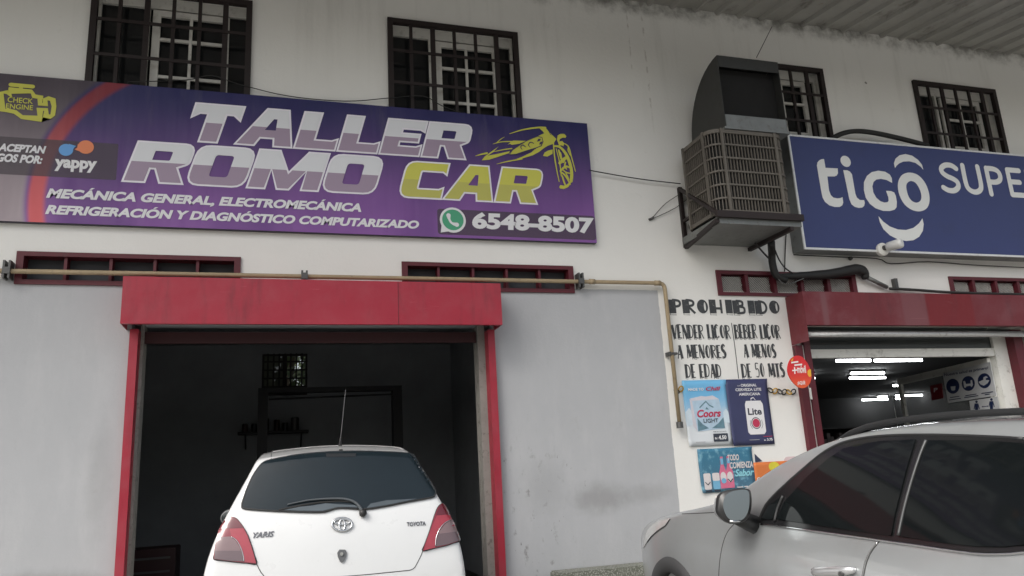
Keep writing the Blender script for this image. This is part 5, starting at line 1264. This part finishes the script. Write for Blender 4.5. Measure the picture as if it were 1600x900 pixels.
def wheel(parent, c, axis, r, wid):
    c, axis = Vector(c), Vector(axis).normalized()
    b = MB(); prof = [(-.5, .72), (-.5, .93), (-.38, 1.0), (.38, 1.0), (.5, .93), (.5, .72)]; n = 36
    a1 = Vector((0, 0, 1)); a2 = axis.cross(a1).normalized(); vs_ = []; fs_ = []
    for (w_, rr) in prof:
        for k_ in range(n): an = 2*math.pi*k_/n; vs_.append(c+axis*w_*wid+(a1*math.cos(an)+a2*math.sin(an))*rr*r)
    for i in range(len(prof)-1):
        for k_ in range(n): fs_.append((i*n+k_, i*n+(k_+1) % n, (i+1)*n+(k_+1) % n, (i+1)*n+k_))
    b.add(vs_, fs_); wh = b.build('wheel', tyre, parent, True)
    b = MB(); b.tube([c+axis*wid*.30, c+axis*wid*.42], r*.70, 28); b.build('wheel_barrel', trim, wh)
    b = MB(); b.tube([c+axis*wid*.36, c+axis*wid*.50], r*.16, 14)
    for k_ in range(5):
        an = 2*math.pi*k_/5; d = a1*math.cos(an)+a2*math.sin(an); q = axis.cross(d)
        b.obox(c+axis*wid*.45+d*r*.42, d*r*.30, q*r*.075, axis*wid*.05)
    ring = []; m_ = 36
    for k_ in range(m_+1): an = 2*math.pi*k_/m_; ring.append(c+axis*wid*.46+(a1*math.cos(an)+a2*math.sin(an))*r*.70)
    b.tube(ring, r*.035, 6, False); b.build('rim', alloy, wh)
    return wh

# ------------------------------------------------------------------ white hatchback, tail towards the camera, half inside the workshop
HY, HZ = -1.70, .10
hcx = W(531, 760, HY).x
LEN = 3.75
# u measured from the nose; the tail is u = LEN; forward is +Y
H_top = [(0.0, .74), (.25, .84), (.6, .93), (1.0, 1.01), (1.35, 1.15), (1.75, 1.38), (2.05, 1.50), (2.4, 1.54), (2.9, 1.54), (3.2, 1.52), (3.45, 1.475), (3.75, 1.46)]
H_front = [(0, .10), (.25, .0), (.5, -.0), (.8, .06), (1, .14)]
H_rear = [(0, LEN-.06), (.18, LEN), (.36, LEN), (.45, LEN-.02), (.58, LEN-.05), (.68, LEN-.085), (.80, LEN-.155), (.92, LEN-.235), (1, LEN-.30)]
H_half = [(.22, .79), (.45, .838), (.62, .848), (.80, .832), (.93, .798), (1.04, .755), (1.17, .692), (1.32, .612), (1.42, .56), (1.48, .535), (1.56, .49)]
H_plan = [(-.1, .80), (.12, .90), (.5, .97), (1.0, 1.0), (3.0, 1.0), (3.55, .992), (3.75, .985)]
hc = Car(H_top, H_front, H_rear, H_half, H_plan, .20, (hcx, HY+LEN, HZ), (0, 1, 0), (-1, 0, 0),
         [0, .02, .06, .12, .2, .3, .4, .5, .6, .7, .8, .88, .94, .975, 1], [0, .06, .2, .34, .46, .56, .66, .76, .86, .95, 1], [-1, -.92, -.6, -.2, .2, .6, .92, 1], crown=.035, bulge_r=.05)
hb = thing('white_hatchback', 'small white hatchback seen from behind, parked nose in under the red garage door', 'car', (hcx, HY+LEN/2, HZ))
wpaint = paint('white_car_paint', (.63, .645, .65), 0, .28, 1.0, .06)
R_ = .295
axl = [(.80, R_), (3.26, R_)]
bxs = []
for u, z in axl:
    for sd_ in (1, -1): bxs.append((hc.wp(u, sd_*.56, z), hc.wp(u, sd_*1.2, z), R_+.05))
body = hc.cut(bxs, 'body', wpaint, hb)
for u, z in axl:
    for sd_ in (1, -1): wheel(hb, hc.wp(u, sd_*.735, z), hc.left*sd_, R_, .185)
h4 = lambda x, y: (320+x/3.81, 680+y/3.81)
H4 = lambda L: [h4(*p) for p in L]
smoothp = lambda L, n=4: [(q.x, q.y) for q in bez([Vector((*p, 0)) for p in [L[-1]]+list(L)+list(L[:2])], n)[n:-n-1]]
win_o = [(395, 152), (520, 128), (660, 112), (800, 104), (950, 103), (1100, 107), (1200, 113), (1250, 126), (1285, 160), (1320, 220), (1350, 285), (1368, 340), (1366, 358), (1348, 373), (1200, 400), (1080, 424), (960, 442), (850, 437), (790, 437), (740, 450), (700, 460), (600, 460), (450, 455), (330, 448), (240, 440), (222, 426), (232, 380), (260, 305), (295, 235), (330, 185), (360, 162)]
tint2 = mat('blue_tinted_glass', (.010, .017, .022), .05, var=.3, scale=2.5, spec=.34)
gw = hc.patch('rear_window', tint2, hb, H4(win_o), hc.px, .012, 4, .02)
hc.line('window_seal', trim, gw, H4(win_o+[win_o[0]]), hc.px, .006, 3, .009)
reflection_tone = mat('painted_glass_reflection', (.075, .092, .105), .22, var=.3, scale=6)  # paler colour painted in for the reflection along the glass's lower edge
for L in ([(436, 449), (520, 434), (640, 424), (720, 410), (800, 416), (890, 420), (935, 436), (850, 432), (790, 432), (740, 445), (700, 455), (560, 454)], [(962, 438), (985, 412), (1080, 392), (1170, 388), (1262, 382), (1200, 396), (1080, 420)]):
    hc.patch('reflection_patch', reflection_tone, gw, H4(L), hc.px, .0135, 4, 0)
# tail lamps: red housing with a smoked clear field
red1 = mat('tail_lamp_red', srgb(120, 30, 44), .18, var=.15, scale=12, coat=1); red2 = mat('tail_lamp_bright_red', srgb(150, 44, 58), .15, var=.2, scale=20, coat=1); smoke = mat('tail_lamp_smoked_clear', srgb(118, 96, 98), .15, var=.15, scale=10, coat=1); smoke2 = mat('tail_lamp_smoked_dark', srgb(94, 76, 80), .15, var=.1, coat=1)
dred = mat('tail_lamp_dark_red', srgb(92, 18, 32), .15, coat=1)
for side, (out, top_, br, cl, lo) in enumerate((
  ([(150, 487), (172, 492), (192, 502), (215, 530), (237, 562), (258, 602), (277, 655), (295, 715), (308, 766), (255, 761), (200, 757), (120, 748), (57, 739), (58, 712), (66, 665), (78, 612), (90, 572), (103, 543), (128, 505)], [(150, 489), (190, 503), (232, 557), (200, 556), (120, 560), (95, 565), (104, 545), (128, 507)], [(150, 560), (232, 558), (254, 602), (276, 660), (300, 740), (306, 762), (240, 756), (232, 720), (216, 672), (190, 628), (158, 608)], [(80, 612), (150, 606), (185, 630), (210, 670), (226, 712), (231, 752), (160, 750), (62, 738), (66, 690)], [(64, 690), (215, 690), (227, 722), (231, 752), (160, 750), (61, 737)]),
  ([(1430, 402), (1450, 414), (1472, 432), (1490, 452), (1500, 470), (1508, 515), (1516, 570), (1523, 626), (1480, 642), (1440, 656), (1370, 672), (1297, 689), (1306, 655), (1322, 612), (1342, 555), (1362, 490), (1385, 432), (1405, 412)], [(1430, 404), (1470, 432), (1498, 468), (1480, 476), (1380, 480), (1374, 476), (1388, 434), (1405, 414)], [(1378, 482), (1455, 476), (1456, 508), (1420, 530), (1392, 566), (1374, 612), (1368, 660), (1368, 671), (1300, 687), (1324, 615), (1346, 555)], [(1458, 508), (1505, 500), (1514, 560), (1521, 624), (1440, 652), (1374, 664), (1378, 615), (1396, 570), (1424, 534)], [(1384, 590), (1517, 575), (1521, 624), (1440, 652), (1374, 664), (1377, 620)]))):
    t = hc.patch('tail_lamp', red1, hb, H4(out), hc.px, .012, 5, .02)
    hc.patch('red_lens', dred, t, H4(top_), hc.px, .0135, 5, 0); hc.patch('red_lens', red2, t, H4(br), hc.px, .0135, 5, 0); hc.patch('clear_lens', smoke, t, H4(cl), hc.px, .0145, 5, 0); hc.patch('clear_lens', smoke2, t, H4(lo), hc.px, .0155, 5, 0)
    hc.line('lamp_seal', trim, t, H4(out+[out[0]]), hc.px, .004, 3, .004)
    sep = [(158, 608), (190, 628), (216, 672), (231, 720), (234, 752)] if side == 0 else [(1456, 508), (1420, 530), (1392, 566), (1374, 612), (1370, 662)]
    hc.line('lens_rib', chrome, t, H4(sep), hc.px, .0025, 4, .015)
seam = mat('panel_gap', (.05, .05, .05), .8)
for L in ([(1297, 690), (1284, 722), (1265, 760), (1248, 788), (1225, 802), (1180, 808), (1080, 818), (960, 830), (800, 842), (600, 850)], [(308, 766), (325, 800), (345, 830), (372, 846), (480, 852), (600, 850)]):
    hc.line('hatch_gap', seam, hb, H4(L), hc.px, .0028, 5)
for L in ([(413, 92), (398, 100), (395, 150)], [(1190, 62), (1210, 70), (1211, 110)]): hc.line('spoiler_gap', seam, hb, H4(L), hc.px, .0025, 4)
hc.line('spoiler_edge', mat('spoiler_shadow_gap', (.28, .28, .28), .6), hb, H4([(405, 98), (560, 74), (800, 58), (1000, 54), (1195, 60)]), hc.px, .004, 5, .001)
def bl(pts, r, n, name, m, lift=.006, par=None): return hc.line(name, m, par or hb, H4(pts), hc.px, r, n, lift)
# wiper
wz = thing  # (kept simple: arm and blade as one part with a pivot cap)
q = [(492, 413), (560, 398), (630, 386), (720, 379), (810, 378), (868, 388), (905, 408), (928, 436), (941, 462)]
P_ = []
for p in bez([Vector((*h4(*k_), 0)) for k_ in q], 4): h, v = hc.px(p.x, p.y); P_.append(h-v.normalized()*.025)
n_ = len(P_); s = MB(); s.tube(P_, [.004+.008*(i/n_) for i in range(n_)], 8); wp_ = s.build('rear_wiper', mat('wiper_grey', (.06, .07, .078), .6), hb, True)
h, v = hc.px(*h4(941, 463)); s = MB(); s.tube([h+v.normalized()*.005, h-v.normalized()*.035, h-v.normalized()*.045], [.026, .024, .012], 14); s.build('pivot_cap', M['black'], wp_, True)
s = MB(); s.tube([hc.px(*h4(440, 446))[0]-Vector((0, .015, 0))] + [hc.px(*h4(*k_))[0]-Vector((0, .015, 0)) for k_ in ((560, 420), (680, 400), (800, 392), (880, 398))], .006, 6); s.build('wiper_blade', M['rubber'], wp_)
# oval emblem, word marks, lock plate, nozzle, aerial
ez = lambda cx, cy, rx, ry, n=24: [h4(cx+rx*math.cos(2*math.pi*k_/n), cy+ry*math.sin(2*math.pi*k_/n)) for k_ in range(n+1)]
def ring(pts, r, name, par):
    P_ = []
    for p in pts: h, v = hc.px(*p); P_.append(h-v.normalized()*.007)
    s = MB(); s.tube(P_, r, 8, False); return s.build(name, chrome, par, True)
em = ring(ez(817, 531, 60, 39), .0075, 'oval_emblem', hb); ring(ez(817, 535, 17, 32), .005, 'emblem_ring', em); ring(ez(817, 517, 45, 17), .005, 'emblem_ring', em)
def word(body, x0, y0, x1, y1, h_, bold, sh, name):
    vs_, fs_ = fit_text(body, 0, 1, 0, h_, bold, sh); b = MB(); W3 = []
    for v in vs_:
        p = h4(x0+(x1-x0)*v[0], y0+(y1-y0)*v[0]-v[1]); h, vv = hc.px(*p); W3.append(h-vv.normalized()*.006)
    b.add(W3, fs_); o = b.build(name, mat('badge_chrome', (.17, .17, .18), .25, metal=1), hb); md = o.modifiers.new('t', 'SOLIDIFY'); md.thickness = .003; return o
word('YARIS', 287, 612, 413, 602, 32, .02, .35, 'word_mark'); word('TOYOTA', 1203, 542, 1315, 536, 24, .01, 0, 'word_mark')
lk = hc.patch('lock_plate', mat('lock_grey', (.10, .105, .11), .5), hb, H4([(800, 682), (835, 682), (845, 700), (841, 725), (828, 752), (816, 760), (804, 752), (792, 725), (788, 700)]), hc.px, .010, 3, .012)
h, v = hc.px(*h4(815, 707)); s = MB(); s.tube([h-v.normalized()*.008, h-v.normalized()*.018], .011, 14); s.build('key_cylinder', chrome, lk)
h, v = hc.px(*h4(810, 90)); s = MB(); s.obox(h, (.012, 0, 0), (0, .012, 0), (0, 0, .007)); s.build('washer_nozzle', M['black'], hb)
# roof-edge brake strip hidden in the glass top
hc.patch('high_brake_lamp', mat('dark_brake_lamp', (.02, .022, .025), .3), hb, H4([(720, 118), (900, 116), (896, 134), (724, 136)]), hc.px, .014, 4, .0)
ab = hc.wp(LEN-.72, -.058, 0); h_ = hc.bvh.ray_cast(ab+Vector((0, 0, 3)), Vector((0, 0, -1)))[0]
tip = W(540, 609, h_.y-.10)
s = MB(); s.tube([h_-Vector((0, 0, .01)), h_+Vector((0, -.01, .03)), h_+Vector((0, -.02, .06))], [.016, .010, .004], 10); an = s.build('aerial', M['black'], hb, True)
s = MB(); s.tube([h_+Vector((0, -.02, .05)), tip], .0017, 5); s.build('aerial_rod', mat('grey_rod', (.22, .22, .23), .4), an)
# side windows and mirrors (mostly hidden from here)
for sd_ in (1, -1):
    pr = lambda u, z, sd_=sd_: hc.side(u, z, sd_)
    hc.patch('side_window', tint, hb, [(1.42, 1.03), (2.22, 1.05), (2.22, 1.40), (1.98, 1.40), (1.75, 1.27)], pr, .004, .08); hc.patch('side_window', tint, hb, [(2.30, 1.05), (3.10, 1.10), (3.20, 1.25), (3.0, 1.38), (2.30, 1.40)], pr, .004, .08)
    for u in (1.28, 2.26): hc.line('door_gap', seam, hb, [(u, .45), (u, .8), (u+.02, 1.0)], pr, .003, 4)
    mc = hc.wp(1.50, sd_*.79, 1.045)
    s = MB(); n1, n2 = 14, 8; vs_ = []; fs_ = []
    for i in range(n2+1):
        for k_ in range(n1):
            a = 2*math.pi*k_/n1; f = math.sin(math.pi*i/n2)**.6; vs_.append(mc+hc.left*sd_*(.082*f*math.cos(a))+Vector((0, 0, .07*f*math.sin(a)))+hc.fw*(-.05+.11*i/n2))
    for i in range(n2):
        for k_ in range(n1): fs_.append((i*n1+k_, i*n1+(k_+1) % n1, (i+1)*n1+(k_+1) % n1, (i+1)*n1+k_))
    s.add(vs_, fs_); mi = s.build('wing_mirror', wpaint, hb, True)
    s = MB(); s.tube([mc, hc.wp(1.47, sd_*.66, 1.0)], .025, 8); s.build('mirror_arm', trim, mi)
    s = MB(); s.add([mc-hc.fw*.056+hc.left*(.068*math.cos(2*math.pi*k_/16))+Vector((0, 0, .057*math.sin(2*math.pi*k_/16))) for k_ in range(16)], [tuple(range(16))]); s.build('mirror_glass', mat('mirror_silver', (.24, .265, .275), .03, metal=1, var=.03), mi)
ws = [(-.60, 1.02), (.60, 1.02), (.46, 1.40), (-.46, 1.40)]
hc.patch('windscreen', tint, hb, ws, lambda x, z: hc.end(x, z, -1), .004, .1)
for sd_ in (1, -1): hc.patch('headlamp', mat('headlamp_clear', (.4, .42, .44), .1, coat=1), hb, [(sd_*.42, .66), (sd_*.66, .70), (sd_*.68, .84), (sd_*.5, .80)], lambda x, z: hc.end(x, z, -1), .006, .05)
hc.patch('rear_bumper_pad', trim, hb, [(-.5, .26), (.5, .26), (.5, .36), (-.5, .36)], lambda x, z: hc.end(x, z, 1), .008, .08)

# ------------------------------------------------------------------ silver crossover on the right, nose towards the wall
th = math.radians(2); fw = Vector((math.sin(th), math.cos(th), 0)); lf_ = Vector((-math.cos(th), math.sin(th), 0))
S_top = [(-.14, .70), (-.05, .83), (.08, .95), (.3, 1.03), (.6, 1.08), (1.0, 1.13), (1.3, 1.185), (1.55, 1.295), (1.8, 1.39), (2.05, 1.455), (2.3, 1.495), (2.6, 1.505), (3.0, 1.492), (3.5, 1.455), (3.9, 1.41), (4.25, 1.39)]
S_front = [(0, .06), (.2, -.10), (.45, -.12), (.7, -.10), (.9, -.06), (1, .02)]
S_rear = [(0, 4.15), (.2, 4.22), (.45, 4.22), (.6, 4.16), (.8, 4.03), (1, 3.9)]
S_half = [(.24, .86), (.45, .905), (.62, .93), (.78, .935), (.93, .925), (1.02, .90), (1.09, .872), (1.2, .83), (1.33, .775), (1.44, .722), (1.52, .665), (1.6, .60)]
S_plan = [(-.2, .76), (-.08, .84), (.05, .905), (.25, .955), (.5, .975), (.8, 1.0), (1.3, .99), (1.8, 1.0), (3.4, 1.0), (4.0, .96), (4.25, .90)]
sv = Car(S_top, S_front, S_rear, S_half, S_plan, .22, (3.357, -1.704, 0), fw, lf_,
         [0, .02, .055, .1, .16, .22, .28, .34, .40, .46, .52, .58, .66, .74, .82, .89, .95, .98, 1], [0, .06, .2, .34, .46, .56, .64, .72, .80, .88, .95, 1], [-1, -.93, -.65, -.25, .25, .65, .93, 1], crown=.035, bulge_r=.08, bulge_f=.16)
sv_t = thing('silver_crossover', 'silver crossover car with tinted windows parked beside the old red shop front', 'car', (3.40, -3.7, 0))
spaint = paint('silver_car_paint', (.43, .452, .462), .6, .33, 1.0, .14)
R2 = .34; ax2 = [(.68, R2), (3.30, R2)]
bxs = []
for u, z in ax2:
    for sd_ in (1, -1): bxs.append((sv.wp(u, sd_*.58, z), sv.wp(u, sd_*1.3, z), .40))
sv.cut(bxs, 'body', spaint, sv_t)
for u, z in ax2:
    for sd_ in (1, -1): wheel(sv_t, sv.wp(u, sd_*.79, z), sv.left*sd_, R2, .22)
    for sd_ in (1, -1):
        # black plastic arch cladding
        s = MB(); vs_ = []; n = 40; pr = lambda a, b, sd_=sd_: sv.side(a, b, sd_)
        for k_ in range(n+1):
            an = math.radians(-12+204*k_/n)
            for r_, o_ in ((.392, -.05), (.394, .018), (.475, .016), (.49, -.01)):
                uu, zz_ = u-r_*math.cos(an), z+r_*math.sin(an); h, v = pr(uu, zz_); vs_.append(h-v*o_)
        fs_ = []
        for k_ in range(n):
            for q in range(3): fs_.append((k_*4+q, k_*4+q+1, (k_+1)*4+q+1, (k_+1)*4+q))
        s.add(vs_, fs_); s.build('arch_cladding', mat('textured_black_cladding', (.035, .036, .038), .65, var=.2, scale=30), sv_t, True)
    for sd_ in (1, -1):
        s = MB(); s.tube([sv.wp(u, sd_*.575, z), sv.wp(u, sd_*.60, z)], .395, 24); s.build('wheel_well', M['core'], sv_t)
# glazing traced on the near side
gl_poly = [(1186, 817), (1198, 790), (1225, 762), (1258, 733), (1285, 711), (1310, 697), (1335, 689.5), (1365, 685), (1400, 682.5), (1440, 682), (1480, 682.5), (1540, 684.5), (1600, 688), (1680, 696), (1760, 712), (1790, 760), (1760, 830), (1700, 848), (1640, 856), (1600, 861), (1570, 863.5), (1530, 863), (1480, 857.5), (1440, 851.5), (1400, 846), (1330, 836.5), (1260, 827), (1215, 821)]
gp_ = sv.patch('side_glazing', mat('gloss_black_window_surround', (.012, .012, .013), .16, var=.1), sv_t, gl_poly, sv.px, .005, 8, .014)
front_g = [(1216, 812), (1228, 786), (1262, 748), (1296, 719), (1320, 703), (1345, 696), (1380, 691), (1434, 688.5), (1424, 720), (1412, 765), (1402, 805), (1396, 838), (1330, 829), (1270, 820)]
rear_g = [(1410, 839), (1418, 800), (1430, 755), (1446, 710), (1453, 690), (1500, 689.5), (1560, 691.5), (1620, 696), (1690, 705), (1720, 730), (1720, 800), (1660, 842), (1600, 853), (1570, 855.5), (1530, 855), (1480, 849.5)]
sail_g = [(1192, 813), (1204, 791), (1222, 778), (1210, 812)]
for nm, g_ in (('front_door_glass', front_g), ('rear_door_glass', rear_g), ('quarter_glass', sail_g)): sv.patch(nm, mat('deep_tinted_glass', (.006, .0075, .008), .05, var=.2, scale=2, spec=.2), gp_, g_, sv.px, .0125, 8, .005)
sv.line('pillar_strip', mat('satin_grey_strip', (.09, .093, .095), .4, metal=.6), gp_, [(1451, 690), (1441, 715), (1428, 755), (1416, 800), (1408, 838)], sv.px, .007, 5, .013)
sv.line('quarter_pillar', trim, gp_, [(1226, 776), (1218, 795), (1213, 815)], sv.px, .008, 4, .010)
sv.line('belt_moulding', chrome, sv_t, [(1190, 819.5), (1215, 822.5), (1260, 828.5), (1330, 838), (1400, 848), (1440, 853.5), (1480, 859.5), (1530, 865.5), (1570, 866), (1600, 863.5), (1640, 858)], sv.px, .0055, 4, .004)
sv.line('window_gutter', trim, gp_, [(1186, 815), (1198, 788), (1225, 760), (1258, 731), (1285, 709), (1310, 695), (1335, 687.5), (1365, 683), (1400, 680.5), (1440, 680), (1480, 680.5), (1540, 682.5), (1600, 686)], sv.px, .007, 4, .002)
# far-side glazing and windscreen
pr = lambda u, z: sv.side(u, z, -1)
sv.patch('side_glazing', tint, sv_t, [(1.75, 1.10), (3.9, 1.12), (3.8, 1.36), (3.0, 1.44), (2.35, 1.44)], pr, .004, .09)
sv.patch('windscreen', tint, sv_t, [(-.70, 1.20), (.70, 1.20), (.60, 1.46), (-.60, 1.46)], lambda x, z: sv.end(x, z, -1), .004, .09)
sv.patch('rear_window', tint, sv_t, [(-.60, 1.10), (.60, 1.10), (.52, 1.38), (-.52, 1.38)], lambda x, z: sv.end(x, z, 1), .004, .09)
# panel gaps
sv.line('door_gap', seam, sv_t, [(1148, 818), (1139, 828), (1132, 842), (1127, 862), (1124, 885), (1123, 915), (1124, 960)], sv.px, .003, 5)
sv.line('door_gap', seam, sv_t, [(1374, 846), (1362, 862), (1354, 880), (1349, 905), (1346, 940)], sv.px, .003, 5)
sv.line('door_edge', chrome, sv_t, [(1371, 848), (1359, 863), (1351, 881), (1346, 905)], sv.px, .003, 5, .001)
sv.line('bonnet_gap', seam, sv_t, [(1066, 803), (1090, 802), (1120, 800.5), (1160, 799)], sv.px, .0028, 4)
# headlamp wrapping back along the wing
hl = sv.patch('headlamp', mat('headlamp_lens', (.36, .37, .37), .12, var=.2, scale=12, coat=1), sv_t, [(1048, 810), (1040, 821), (1028, 829), (1018, 838), (1011, 848), (1006, 857), (1006, 845), (1011, 831), (1019, 821), (1032, 813)], sv.px, .006, 3, .012)
sv.line('lamp_seal', seam, hl, [(1048, 811), (1040, 822), (1028, 830), (1018, 839), (1012, 847)], sv.px, .003, 4, .004)
sv.patch('headlamp', mat('headlamp_lens', (.36, .37, .37), .12), sv_t, [(-.45, .70), (-.72, .76), (-.74, .90), (-.55, .84)], lambda x, z: sv.end(x, z, -1), .006, .05)
sv.patch('radiator_grille', trim, sv_t, [(-.42, .52), (.42, .52), (.40, .72), (-.40, .72)], lambda x, z: sv.end(x, z, -1), .006, .07)
for sd_ in (1, -1): sv.patch('tail_lamp', red1, sv_t, [(sd_*.55, .85), (sd_*.82, .85), (sd_*.80, 1.03), (sd_*.56, 1.0)], lambda x, z: sv.end(x, z, 1), .008, .06)
# roof rails
for sd_ in (1, -1):
    P_ = []
    for k_ in range(15):
        u = 2.02+1.75*k_/14; x = sd_*.60; h = sv.bvh.ray_cast(sv.wp(u, x, 3), Vector((0, 0, -1)))[0]
        lift = .020*min(1, math.sin(math.pi*k_/14)*3)+.006; P_.append(h+Vector((0, 0, lift)))
    s = MB(); s.tube(P_, [.008]+[.014]*13+[.008], 8); rl = s.build('roof_rail', trim, sv_t, True)
# door handle
hA_, v1 = sv.px(1272, 893); hB_, v2 = sv.px(1338, 891)
s = MB(); od = sv.left*.034; ax = (hB_-hA_); L = ax.length; ax.normalize()
cs = []
pts_h = [hA_+sv.left*.004, hA_+ax*L*.12+od*.8, hA_+ax*L*.4+od, hA_+ax*L*.7+od, hB_-ax*L*.12+od*.8, hB_+sv.left*.004]
s = MB(); ph = bez(pts_h, 5); n_ = len(ph)
vs_ = []; fs_ = []
for i, p in enumerate(ph):
    f = i/(n_-1); hw = .022*(.35+.65*math.sin(math.pi*min(1, max(0, f)))**.5); dz_ = Vector((0, 0, 1))
    for k_ in range(10): a = 2*math.pi*k_/10; vs_.append(p+dz_*hw*math.cos(a)+sv.left*.011*math.sin(a))
for i in range(n_-1):
    for k_ in range(10): fs_.append((i*10+k_, i*10+(k_+1) % 10, (i+1)*10+(k_+1) % 10, (i+1)*10+k_))
s.add(vs_, fs_+[tuple(range(10)), tuple(range((n_-1)*10, n_*10))]); dh = s.build('door_handle', mat('silver_handle', (.50, .51, .52), .25, metal=.6, coat=1), sv_t, True)
q, _v = sv.px(1327, 896); s = MB(); s.tube([q+sv.left*.035, q+sv.left*.047], .012, 14); s.build('key_cylinder', M['clamp'], dh)
sv.patch('handle_recess', mat('silver_shade', (.30, .31, .32), .4, metal=.5), dh, [(1280, 890), (1300, 884.5), (1318, 885.5), (1330, 891), (1318, 897), (1296, 898)], sv.px, .002, 4, 0)
# wing mirror: glass faces the camera
mo = sv.wp(1.70, .0, 0)
mp0 = sv.wp(1.74, 1.03, 1.10)
mn = (-sv.fw*.96+sv.left*.24+Vector((0, 0, .11))).normalized()
mpt = lambda x, y, o: PP(x, y, mp0+mn*o, mn)
g_o = [(1128.5, 790), (1131, 777), (1138, 770), (1150, 766.5), (1162, 765.5), (1168, 768.5), (1169.5, 778), (1169, 792), (1165.5, 804), (1158, 812.5), (1146, 814.5), (1138, 811), (1132, 803)]
h_o = [(1121, 788), (1123, 775), (1131, 768), (1146, 764), (1162, 763), (1171, 765), (1174, 772), (1174.5, 790), (1171.5, 804), (1164, 814), (1152, 817.5), (1140, 816.5), (1129, 810), (1121, 799)]
g_o = smoothp(g_o, 3); h_o = smoothp(h_o, 3)
shell = mat('mirror_shell_black', (.02, .021, .022), .35)
s = MB(); cx_ = sum(p[0] for p in h_o)/len(h_o); cy_ = sum(p[1] for p in h_o)/len(h_o)
rings = []
mcen = mpt(cx_, cy_, 0)
for (sc_, d_) in ((.94, .012), (1.0, .0), (1.02, -.03), (.98, -.075), (.86, -.125), (.62, -.165), (.25, -.185)):
    rings.append([mcen+(mpt(*p, 0)-mcen)*sc_+mn*d_ for p in h_o])
n_ = len(h_o); vs_ = [v for r_ in rings for v in r_]; fs_ = []
for i in range(len(rings)-1):
    for k_ in range(n_): fs_.append((i*n_+k_, i*n_+(k_+1) % n_, (i+1)*n_+(k_+1) % n_, (i+1)*n_+k_))
fs_ += [tuple(range(n_-1, -1, -1)), tuple(range((len(rings)-1)*n_, len(rings)*n_))]
s.add(vs_[:3*n_], [f for f in fs_[:2*n_]]+[fs_[-2]]); mir = s.build('wing_mirror', shell, sv_t, True)
s = MB(); s.add(vs_[2*n_:], [tuple(i-2*n_ for i in f) for f in fs_[2*n_:-2]]+[tuple(i-2*n_ for i in fs_[-1])]); s.build('mirror_cap', spaint, mir, True)
b = MB(); vs_, fs_ = curve2d([g_o]); b.add([mcen+(mpt(*v, 0)-mcen)*1.0+mn*.0165 for v in vs_], fs_); b.build('mirror_glass', mat('mirror_silver', (.24, .265, .275), .03, metal=1, var=.03), mir)
s = MB(); s.tube([mpt(*p, .018) for p in ((1140, 814.2), (1147, 815), (1156, 814))], .0055, 6); s.build('mirror_strip', chrome, mir, True)
s = MB(); a_ = mcen-sv.fw*-.06-Vector((0, 0, .03)); s.tube([mcen+sv.fw*.06-Vector((0, 0, .045)), sv.side(1.64, 1.06, 1)[0]+sv.left*-.01], [.04, .05], 10); s.build('mirror_arm', shell, mir, True)
s = MB(); e_ = [mpt(1121.5, 789+dy, -.05-.0*dy) for dy in (-14, -7, 0, 8)]; s.tube(e_, .012, 8); s.build('indicator_lens', mat('clear_indicator', (.55, .53, .5), .15), mir, True)

# ================================================================== ACROSS THE ROAD (seen only in the car mirrors and paint)
rng = random.Random(11); s = MB()
for k_ in range(7000):
    x = rng.uniform(-45, 45); hmax = 3.4+1.0*math.sin(x*.31)+.7*math.sin(x*.83+1)
    c = Vector((x, -34+rng.gauss(0, 1.6), rng.uniform(.2, 1)**.7*hmax)); a = Vector((rng.gauss(0, 1), rng.gauss(0, 1), rng.gauss(0, 1))).normalized(); b = a.orthogonal().normalized(); L = rng.uniform(.3, .6)
    s.add([c-a*L, c+b*L*.5, c+a*L, c-b*L*.5], [(0, 1, 2, 3)])
tl = s.build('tree_line', mat('far_leaf', (.06, .085, .035), .7, var=.5, scale=3), None); tl['kind'] = 'stuff'
